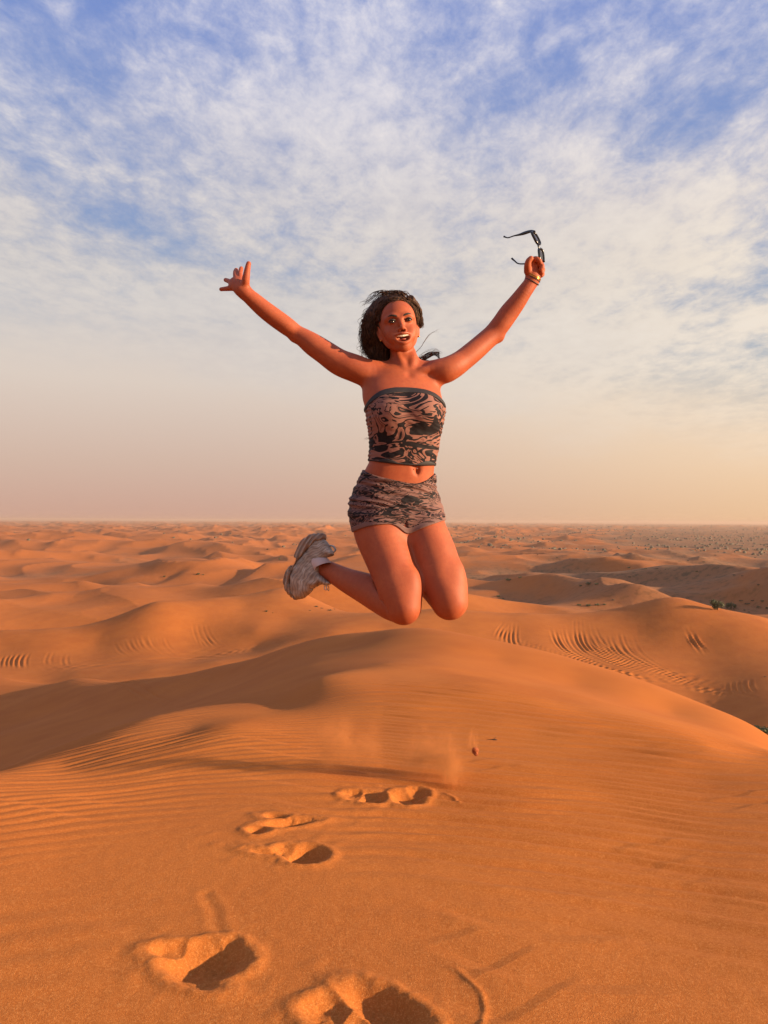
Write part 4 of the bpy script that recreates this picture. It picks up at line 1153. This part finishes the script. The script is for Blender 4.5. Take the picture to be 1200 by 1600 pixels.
# ---- hair
def hair_material():
    m, n, b = material('brown_hair', rough=.62)
    geo = n.n('ShaderNodeNewGeometry').outputs['Position']
    f = n.noise(n.vscale(geo, (1, 1, .25)), 160, 2, .6).outputs[0]
    col = n.mix(n.mapr(f, .35, .68, 0, 1), (.012, .006, .004, 1), (.105, .048, .024, 1))
    n.link(col, b.inputs['Base Color']); b.inputs['Specular IOR Level'].default_value = .18
    return m
HAIR = hair_material()
def build_hair():
    F = Field(np.arange(-.18, .20, .0026), np.arange(2.86, 3.24, .0026), np.arange(1.66, 2.10, .0026))
    add_ell(F, hd(0, -.020, .034), HAX, (.0830, .0960, .0915), .01)
    # cut the face free along the hairline
    X, Y, Z = np.meshgrid(*F.ax, indexing='ij', sparse=True)
    rx, ry, rz = X - HO[0], Y - HO[1], Z - HO[2]
    a = rx * HX[0] + ry * HX[1] + rz * HX[2]; b = rx * HF[0] + ry * HF[1] + rz * HF[2]; c = rx * HU[0] + ry * HU[1] + rz * HU[2]
    lim = .026 + .62 * np.maximum(c - .030, 0) - .25 * np.maximum(-c, 0) - np.maximum(np.abs(a) - .05, 0) * .5 + .003 * gnoise(a * 60, c * 60, 21)
    F.f = smax(F.f, (b - lim) * .8, .008).astype(np.float32)
    ch = lambda L, k: add_chain(F, [q3(*t[:3]) for t in L], [rp(t[3], t[2]) for t in L], k)
    ch([(604,478,3.03,17),(592,492,3.05,20),(585,510,3.07,19),(583,530,3.075,17),(586,548,3.075,15),(593,560,3.07,11),(600,566,3.07,7)], .02)
    ch([(612,500,3.09,20),(602,530,3.10,20),(601,552,3.09,15)], .02)
    ch([(640,474,3.03,12),(649,483,3.04,9.5),(653,497,3.045,7.5),(656,508,3.045,5)], .016)
    X2 = X + Y * .6
    F.f = F.f + (.006 * gnoise(X2 * 34, Z * 14 + X * 10, 22) + .0036 * gnoise(X2 * 110, Z * 22, 23)).astype(np.float32)
    V, Q = surface_nets(F); V, Q = drop_bits(V, Q); V = relax(V, Q, 1, .4)
    hair = mesh_obj('hair', V - PO, Q, HAIR, PERSON)
    # single locks over it
    rnd = random.Random(11)
    bag = Bag()
    def lock(pts, r0, jit, wave=.004, sides=4, seg=5):
        pts = [q3(x + rnd.gauss(0, jit), y + rnd.gauss(0, jit), d + rnd.gauss(0, jit) * .0025) for x, y, d in pts]
        n_ = len(pts); rr = [r0 * (1 - .75 * (i / (n_ - 1)) ** 2) * (.6 if i == 0 else 1) for i in range(n_)]
        p, r, _ = smooth_pts(pts, rr, seg)
        t = np.linspace(0, 1, len(p)); ph = rnd.uniform(0, 6.28); fr = rnd.uniform(9, 16)
        p = p + (wave * t * np.sin(t * fr + ph))[:, None] * np.array((1, .3, .2)) + (wave * .8 * t * np.cos(t * fr * .8 + ph))[:, None] * np.array((.2, 1, .3))
        bag.add(tube(p - PO, r, sides))
    def scalp(a, b, c):      # point pushed out to the skull cap
        v = np.array((a / .0835, (b + .02) / .0965, (c - .034) / .092)); v /= np.linalg.norm(v)
        return v[0] * .0845, v[1] * .0975 - .02, v[2] * .093 + .034
    # combed back over the skull from the hairline to the left
    for k in range(700):
        t = rnd.uniform(-1, 1)
        a0 = t * .066; c0 = .088 - .07 * abs(t) ** 2.2 + rnd.uniform(-.002, .010)
        s0 = scalp(a0, .055 - .03 * abs(t), c0)
        lean = rnd.uniform(.2, .9)
        if a0 > .03 and rnd.random() < .7:
            s1 = scalp(a0 + .012, .01, c0 - .012); s2_ = scalp(a0 + .014, -.03, c0 - .045); pts = [s0, s1, s2_]
        else:
            s1 = scalp(a0 - .018 * lean, .02, c0 + .010); s2_ = scalp(a0 - .040 * lean - .010, -.03, c0 - .008); s3 = scalp(a0 - .070 * lean - .025, -.06, c0 - .055); pts = [s0, s1, s2_, s3]
        P3 = [hd(*q) * 1.0 + np.array([rnd.gauss(0, .0022) for _ in range(3)]) for q in pts]
        rr = [.0003, .0012, .0014, .0005][:len(P3)]
        p, r, _ = smooth_pts(P3, rr, 5); bag.add(tube(p - PO, r, 4))
    # short locks all over the skull, streaming to the left and back
    for k in range(900):
        a0 = rnd.uniform(-.08, .075); b0 = rnd.uniform(-.07, .055); c0 = rnd.uniform(.0, .125)
        q = scalp(a0, b0, c0)
        if q[1] > .024 + .60 * max(q[2] - .03, 0) - max(abs(q[0]) - .05, 0) * .5: continue
        fl = (-.020 - .01 * rnd.random(), -.018, -.010 - .012 * rnd.random())
        if q[0] > .045: fl = (.006, -.012, -.022)
        P3 = [q]
        for st in range(3):
            n0 = P3[-1]; q2 = scalp(n0[0] + fl[0], n0[1] + fl[1], n0[2] + fl[2]); w_ = 1.0 + .02 * (st + 1) + rnd.uniform(0, .03)
            P3.append((q2[0] * w_, q2[1] * w_, q2[2] * w_))
        P3 = [hd(*v) + np.array([rnd.gauss(0, .0018) for _ in range(3)]) for v in P3]
        p, r, _ = smooth_pts(P3, [.0004, .0016, .0015, .0004], 4); bag.add(tube(p - PO, r, 4))
    for k in range(150):
        e = rnd.uniform(-1, 1)
        lock([(602 + e * 4, 505, 3.03), (598 + e * 8, 525 + rnd.uniform(-5, 5), 3.03), (594 + e * 9, 548, 3.035), (596 + e * 9 + rnd.uniform(-3, 3), 566 + rnd.uniform(-5, 6), 3.035)], rnd.uniform(.0008, .0016), 1.5, .007)
    # the mass that flies out on the left and falls behind the shoulder
    for k in range(620):
        u = rnd.random(); e = rnd.uniform(-1, 1)
        x1 = 587 + e * 18
        lock([(618 - 16 * u, 463 + 20 * u, 3.0), (596 + e * 8 - 4, 482 + 8 * u, 3.02), (x1 - 1, 505 + rnd.uniform(-5, 5), 3.035 - .02 * (1 - e * e)), (x1 - 2 + rnd.uniform(-2, 2), 530, 3.045 - .02 * (1 - e * e)),
              (x1 + 2 + rnd.uniform(-3, 4), 548 + rnd.uniform(-8, 6), 3.06), (x1 * .5 + 299 + rnd.uniform(-6, 6), 564 + rnd.uniform(-7, 9), 3.045)], rnd.uniform(.0007, .0016), 2.2, .009)
    for k in range(170):      # curls along the outer edge
        y0 = rnd.uniform(482, 545); x0 = 571 + rnd.uniform(-3, 8) + max(0, (495 - y0)) * .9
        lock([(x0 + 12, y0 - 16, 3.04), (x0, y0 - 4, 3.04), (x0 - rnd.uniform(2, 8), y0 + 7, 3.04), (x0 - rnd.uniform(-3, 5), y0 + 18 + rnd.uniform(0, 8), 3.04)], rnd.uniform(.0004, .0010), 2.2, .010)
    # loose loops on the crown
    for k in range(75):
        x0 = rnd.uniform(600, 636); h_ = rnd.uniform(0, 7)
        lock([(x0 + 8, 466, 3.0), (x0 - 2, 459 - h_ * .6, 3.01), (x0 - 14, 461 - h_, 3.02), (x0 - 26 + rnd.uniform(-4, 6), 466 + rnd.uniform(-6, 4), 3.03), (x0 - 36, 474 + rnd.uniform(-5, 5), 3.03)], rnd.uniform(.0004, .0012), 1.2, .004)
    for k in range(46):      # dark tuft at the crown, and the right side tucked behind the ear
        x0 = rnd.uniform(618, 630); lock([(x0 + 8, 470, 3.0), (x0, 460 + rnd.uniform(-3, 3), 3.0), (x0 - 8, 462 + rnd.uniform(-3, 4), 3.02), (x0 - 18, 470, 3.03)], .0013, 1.0, .002)
    for k in range(70):
        q = rnd.uniform(-2, 3)
        lock([(636 + q, 466, 2.985), (647 + q, 474, 2.995), (654 + q, 486, 3.01), (658 + q * .8, 499, 3.02), (660 + q * .6, 509 + rnd.uniform(-3, 4), 3.03)], rnd.uniform(.0008, .0014), .7, .003)
    # ends blown out to the right over the shoulder
    for k in range(60):
        dy = rnd.uniform(-5, 4); lock([(640, 556, 3.08), (655, 564 + dy, 3.07), (668, 556 + dy, 3.06), (679, 552.5 + dy * .6, 3.05), (686, 555 + dy, 3.05), (684 + dy, 560 + dy, 3.05)], rnd.uniform(.0003, .0008), .7, .002)
    for k in range(30):
        dy = rnd.uniform(-3, 3); lock([(640, 560, 3.08), (656, 567 + dy, 3.07), (668, 566 + dy, 3.055), (676, 571 + dy, 3.045)], rnd.uniform(.0005, .0011), .8, .002)
    for k in range(4):
        lock([(644, 556, 3.08), (656, 543, 3.06), (662, 535, 3.05), (670, 523 + k, 3.05), (677, 519, 3.05), (686, 514 + k * 1.3, 3.05)], .0006 - .0001 * k, .7, .002)
    for k in range(7):
        lock([(650, 561, 3.07), (663, 549 + k, 3.06), (674, 545 + k, 3.05), (683, 546, 3.05), (690, 551 + k, 3.05)], .00035, 1.0, .003)
    for k in range(3):
        lock([(579, 684, 3.05), (573, 684 + k, 3.05), (568, 685 + k, 3.05)], .0005, .6, .001)
    bag.obj('hair_strand', HAIR, hair)
    hair.children[0]['kind'] = 'stuff'
build_hair()

# ------------------------------------------------------------------ sunglasses in her hand
def build_sunglasses():
    mt, n, b = material('black_acetate', (.006, .006, .007), .22); lens = plain('smoke_lens', (.035, .036, .042), .08, Specular_IOR_Level=.7)
    root = empty('sunglasses', P(842.5, 385, 3.03))
    tag(root, 'black sunglasses with open arms held up in her raised hand', 'sunglasses')
    O = np.array(root.location)
    Wd = np.array((-.293, 0, .956)); Tn = np.array((-.956, 0, -.293)) * .80 + np.array((0, .60, 0)); Tn /= np.linalg.norm(Tn); Hh = np.cross(Wd, Tn)
    fr = Bag()
    def loc(w, t, h): return Wd * w + Tn * t + Hh * h
    lens_objs = []
    for s in (-1, 1):
        t = np.linspace(0, 2 * math.pi, 41)
        sx = np.sign(np.cos(t)) * np.abs(np.cos(t)) ** .62; sy = np.sign(np.sin(t)) * np.abs(np.sin(t)) ** .68
        bow = lambda w: .055 * (w / .07) ** 2 * .16
        p = np.array([loc(s * .0355 + .0265 * a, bow(s * .0355 + .0265 * a), .0205 * c_ + .0035 * s * a) for a, c_ in zip(sx, sy)])
        fr.add(tube(p, .0042, 8, flat=1.2, fdir=Tn))
        inner = [loc(s * .0355 + .0245 * a, bow(s * .0355 + .0245 * a) + .0005, .0185 * c_ + .0035 * s * a) for a, c_ in zip(sx, sy)][:-1]
        cen = loc(s * .0355, bow(s * .0355) - .0022, 0)
        vs = [cen] + inner; vs2 = [v + Tn * .0016 for v in vs]; k = len(inner)
        fs = [(0, 1 + i, 1 + (i + 1) % k) for i in range(k)] + [(k + 1, k + 2 + (i + 1) % k, k + 2 + i) for i in range(k)]
        mesh_obj('lens', vs + vs2, fs, lens, root)
    p, r, _ = smooth_pts([loc(-.011, 0, .008), loc(0, -.001, .011), loc(.011, 0, .008)], [.003, .0032, .003], 5); fr.add(tube(p, r, 8))
    fr.obj('frame', mt, root)
    def temple(L):
        p, r, _ = smooth_pts([q3(*q[:3]) - O for q in L], [q[3] * .0025 for q in L], 5)
        bb = Bag(); bb.add(tube(p, r, 8, flat=.5, fdir=(.1, 1, 0))); bb.caps(8); bb.obj('temple', mt, root)
    temple([(835.5,361.5,3.03,1.6),(829,361.5,3.045,2.6),(820,364,3.07,2.9),(812,366.5,3.09,2.0),(803,368.5,3.11,1.2),(795,371.2,3.125,1.1),(791,371,3.13,1.1),(787,369.3,3.135,1.7)])
    temple([(850.5,408.5,3.03,1.8),(845,408.3,3.035,1.5),(838,409,3.04,1.5),(828,411,3.055,1.5),(817,412.3,3.075,1.2),(809,411.5,3.09,1.2),(804,407.5,3.10,1.3),(799.5,403.5,3.11,1.8)])
    for c in ((835.5, 361.5, 3.03), (850.5, 408.5, 3.03)):
        V, F_ = uvsphere(q3(*c) - O, (.0035, .0035, .006), (Tn, Wd, Hh), 8, 6); mesh_obj('hinge', V, F_, mt, root)
build_sunglasses()
# ------------------------------------------------------------------ scrub on the plain
def far_ground(px, py, d0=20.0):
    d = d0
    ds = d0 * 1.006 ** np.arange(0, 560)
    pts = [P(px, py, q) for q in ds]
    gz = ground0(np.array([p.x for p in pts]), np.array([p.y for p in pts]))
    for p, z, q in zip(pts, gz, ds):
        if p.z < z: return Vector((p.x, p.y, z)), q
    return Vector((pts[-1].x, pts[-1].y, gz[-1])), ds[-1]

def leaf_material(name, a, b_):
    m, n, b = material(name, rough=.7)
    geo = n.n('ShaderNodeNewGeometry').outputs['Position']
    n.link(n.mix(n.mapr(n.noise(geo, 3.5, 3, .7).outputs[0], .35, .65, 0, 1), (*a, 1), (*b_, 1)), b.inputs['Base Color'])
    return m
LEAF = leaf_material('shrub_leaf', (.045, .060, .018), (.085, .095, .030))
DRYLEAF = leaf_material('dry_scrub_leaf', (.060, .050, .026), (.11, .080, .042))
TWIG = plain('dry_twig', (.12, .075, .045), .85)

def foliage_mesh(rnd, w, h, n_, size, flatb=.25):
    V = []; F_ = []
    lumps = [(rnd.uniform(-.55, .55) * w, rnd.uniform(-.45, .45) * w, rnd.uniform(.28, .66) * h, rnd.uniform(.26, .46) * w) for _ in range(9)]
    for k in range(n_):
        lx, ly, lz, lr = rnd.choice(lumps)
        v = np.array([rnd.gauss(0, 1) for _ in range(3)]); v /= np.linalg.norm(v); r = lr * rnd.uniform(.45, 1.05)
        c = np.array((lx, ly, lz)) + v * r * np.array((1, 1, .62 * h / w + .15))
        if c[2] < .02: continue
        a = np.array([rnd.gauss(0, 1) for _ in range(3)]); a /= np.linalg.norm(a); b = np.cross(a, v + .01); b /= np.linalg.norm(b) + 1e-6
        s = size * rnd.uniform(.6, 1.3); i = len(V)
        V += [c - a * s, c + b * s * .45, c + a * s, c - b * s * .45]; F_.append((i, i + 1, i + 2, i + 3))
    return np.array(V), F_

def make_shrub(seed, w, h, n_, size, mat, label, group=None):
    rnd = random.Random(seed)
    root = empty('desert_shrub'); tag(root, label, 'shrub', group)
    V, F_ = foliage_mesh(rnd, w, h, n_, size)
    mesh_obj('foliage', V, F_, mat, root, smooth=False)
    b = Bag()
    for k in range(9):
        a = rnd.uniform(0, 6.28); r = rnd.uniform(.3, .8) * w * .6
        p, rr, _ = smooth_pts([(0, 0, -.08), (math.cos(a) * r * .4, math.sin(a) * r * .4, h * .35), (math.cos(a) * r, math.sin(a) * r, h * rnd.uniform(.6, .9))], [w * .03, w * .018, w * .006], 3)
        b.add(tube(p, rr, 5))
    b.obj('stem', TWIG, root)
    return root
def put(o, px, py, scale_px=None, d0=20.0, w=1.0, sink=.03):
    p, d = far_ground(px, py, d0)
    o.location = p - Vector((0, 0, sink)); o.rotation_euler = (0, 0, (px * 7.3 + py) % 6.28)
    if scale_px: k = scale_px * d / F_PX / (2 * w); o.scale = (k, k, k)
    return o
put(make_shrub(1, 1.0, 1.5, 1500, .085, LEAF, 'dark green round bush on the crest shoulder, left one of the touching pair'), 1121, 954, 27, 40)
put(make_shrub(2, 1.0, 1.35, 1300, .085, LEAF, 'dark green round bush on the crest shoulder, right one of the touching pair'), 1142, 953, 20, 40)
put(make_shrub(3, 1.0, .75, 1300, .075, LEAF, 'low green bush at the right edge behind the foreground dune slope'), 1190, 1146, 36, 20)
put(make_shrub(4, 1.0, .8, 500, .08, DRYLEAF, 'small sparse grey bush just left of the low green bush at the right edge'), 1155, 1137, 17, 20)
# small scattered scrub
SMALL = [(919,914,14),(908,916,8),(931,915,10),(905,946,10),(918,947,12),(932,946,11),(944,945,8),(778,933,9),(786,936,6),(795,907,12),(812,905,9),(982,888,7),(1009,890,6),(1027,890,5),(1040,891,5),
         (1147,900,6),(1160,902,5),(1185,915,7),(1196,1059,6),(958,941,6),(984,905,6),(1158,944,8),(1168,947,10),(1176,942,7),(1184,950,9),(1192,945,8),(1164,954,6),(1198,953,8),(1170,957,5),(1088,897,6),
         (416,956,8),(426,958,4),(257,902,7),(309,900,9),(318,901,5),(437,875,7),(418,860,6),(494,949,8),(503,951,6),(515,954,9),(522,952,5),(484,954,5),(1100,880,6),(1075,877,5),(870,873,5),(840,868,4),(1118,868,5),(1180,872,6)]
proto = None
for i, (px, py, wpx) in enumerate(SMALL):
    if i % 12 == 0: proto = None
    if proto is None:
        o = proto = make_shrub(50 + i, 1.0, .7, 170, .14, DRYLEAF if i % 24 else LEAF, 'small dry scrub tuft dotted over the dune flats behind the woman', 'small scrub tufts on the dunes')
    else:
        o = proto.copy(); COL.objects.link(o)
        for ch in list(proto.children):
            c = ch.copy(); COL.objects.link(c); c.parent = o
    reg = ('near the right edge' if px > 1130 else 'below the right horizon' if px > 965 else 'on the flats right of her legs') if px > 700 else ('just right of the raised shoe' if px > 480 else 'on the left dunes, left of the shoe')
    o['label'] = 'small dry scrub tuft ' + reg; o['group'] = 'small scrub tufts ' + reg
    put(o, px, py, wpx, 48 if py < 1000 else 24)
# beyond them thousands of tufts that nobody could count
def distant_scrub():
    rnd = random.Random(99); V = []; F_ = []
    k = 0
    while k < 2200:
        r_ = 260 * (2500 / 260) ** rnd.random(); a = math.radians(rnd.uniform(-30, 30))
        if rnd.random() > .06 + .9 * max(0, math.sin(a) / .5): continue
        x, y = r_ * math.sin(a), r_ * math.cos(a)
        if gnoise(np.array([x / 70]), np.array([y / 70]), 5)[0] < -.05: continue
        s = rnd.uniform(.25, .8) * (1 + r_ / 1500)
        V.append((x, y, s)); k += 1
    A = np.array(V); z = ground0(A[:, 0], A[:, 1]); Vs = []
    for (x, y, s), zz_ in zip(A, z):
        i = len(Vs); n_ = 6
        for q in range(n_):
            t = q * 2 * math.pi / n_; rr = s * rnd.uniform(.7, 1.1); Vs.append((x + rr * math.cos(t), y + rr * math.sin(t), zz_ - .3))
        for q in range(n_):
            t = (q + .5) * 2 * math.pi / n_; rr = s * rnd.uniform(.5, .9); Vs.append((x + rr * math.cos(t), y + rr * math.sin(t), zz_ + s * rnd.uniform(.35, .7)))
        Vs.append((x, y, zz_ + s * .85))
        for q in range(n_):
            q2 = (q + 1) % n_
            F_ += [(i + q, i + q2, i + n_ + q), (i + q2, i + n_ + q2, i + n_ + q), (i + n_ + q, i + n_ + q2, i + 2 * n_)]
    tag(mesh_obj('distant_scrub', Vs, F_, DRYLEAF, smooth=False), 'dark specks of desert scrub across the far flats', kind='stuff')
distant_scrub()

# ------------------------------------------------------------------ things thrown up by the jump
def build_clump():
    F = Field(np.arange(-.05, .05, .0015), np.arange(-.05, .05, .0015), np.arange(-.05, .05, .0015))
    rnd = random.Random(3)
    for k in range(9):
        add_ell(F, np.array([rnd.uniform(-.010, .010), rnd.uniform(-.008, .008), rnd.uniform(-.011, .009)]), np.eye(3), (rnd.uniform(.005, .010),) * 3, .006)
    X, Y, Z = np.meshgrid(*F.ax, indexing='ij', sparse=True)
    F.f = F.f + (.002 * gnoise(X * 160 + Y * 90, Z * 160, 4)).astype(np.float32)
    V, Q = surface_nets(F); V, Q = drop_bits(V, Q)
    o = mesh_obj('sand_clump', V, Q, plain('dark_sand', (.27, .065, .016), .95)); o.location = P(742.5, 1173, 3.3)  # sand clod in a darker, redder tone than the ground
    tag(o, 'dark clod of sand flying in the air right of the dust puff', 'sand clod')
build_clump()
def build_twig():
    g = ray_ground(770, 1159)
    b = Bag(); p, r, _ = smooth_pts([(-.032, .004, .004), (-.012, 0, .005), (.008, -.003, .005), (.022, -.002, .004)], [.0008, .0016, .0034, .0020], 4); b.add(tube(p, r, 6)); b.caps(6)
    p, r, _ = smooth_pts([(.002, -.001, .006), (.012, .003, .013), (.019, .004, .017)], [.0014, .0012, .0006], 3); b.add(tube(p, r, 5)); b.caps(5)
    o = b.obj('twig', plain('dark_twig', (.035, .018, .012), .8)); o.location = g + Vector((0, 0, .007))
    tag(o, 'tiny dark dry twig lying on the rippled sand near the dune top', 'twig')
build_twig()

def dust_material(name, dens, seed, col=(1.0, .355, .115)):
    m = bpy.data.materials.new(name); m.use_nodes = True; n = NT(m.node_tree)
    tc = n.n('ShaderNodeTexCoord').outputs['Object']
    wob = n.n('ShaderNodeVectorMath', {0: tc, 1: n.n('ShaderNodeVectorMath', {0: n.noise(tc, 1.7, 3, .6).outputs[1], 1: (.5, .5, .5)}, operation='SUBTRACT').outputs[0]}, operation='ADD').outputs[0]
    ln = n.n('ShaderNodeVectorMath', {0: wob}, operation='LENGTH').outputs['Value']
    fall = n.mapr(ln, .10, .95, 1, 0, True)
    mp = n.n('ShaderNodeMapping', {'Vector': tc, 'Location': (seed, seed, 0), 'Scale': (1.3, 1.0, .75)}).outputs[0]
    ns = n.mapr(n.noise(mp, 2.2, 4, .6, .3).outputs[0], .36, .66, 0, 1, True)
    d = n.math('MULTIPLY', n.math('MULTIPLY', n.math('MULTIPLY', fall, fall), ns), dens)
    v = n.n('ShaderNodeVolumePrincipled', {'Color': (*col, 1), 'Density': d, 'Anisotropy': .1})
    n.n('ShaderNodeOutputMaterial', {'Volume': v.outputs[0]})
    return m
def puff(c, r, dens, seed, label):
    V, F_ = uvsphere((0, 0, 0), (1, 1, 1), np.eye(3), 20, 12)
    o = mesh_obj('dust_puff', V, F_, dust_material('sand_dust', dens, seed)); o.location = P(*c); o.scale = r
    tag(o, label, kind='stuff')
puff((540, 1162, 3.36), (.29, .16, .17), 16, 1.0, 'pale orange dust puff hanging over the left takeoff print')
puff((676, 1180, 3.38), (.26, .15, .20), 17, 4.0, 'wide faint dust puff behind the right takeoff print')
puff((706, 1200, 3.28), (.075, .07, .21), 32, 7.0, 'narrow bright column of kicked up sand at the right takeoff print')
puff((739, 1158, 3.3), (.045, .04, .085), 36, 2.0, 'thin dust trail above the flying sand clod')
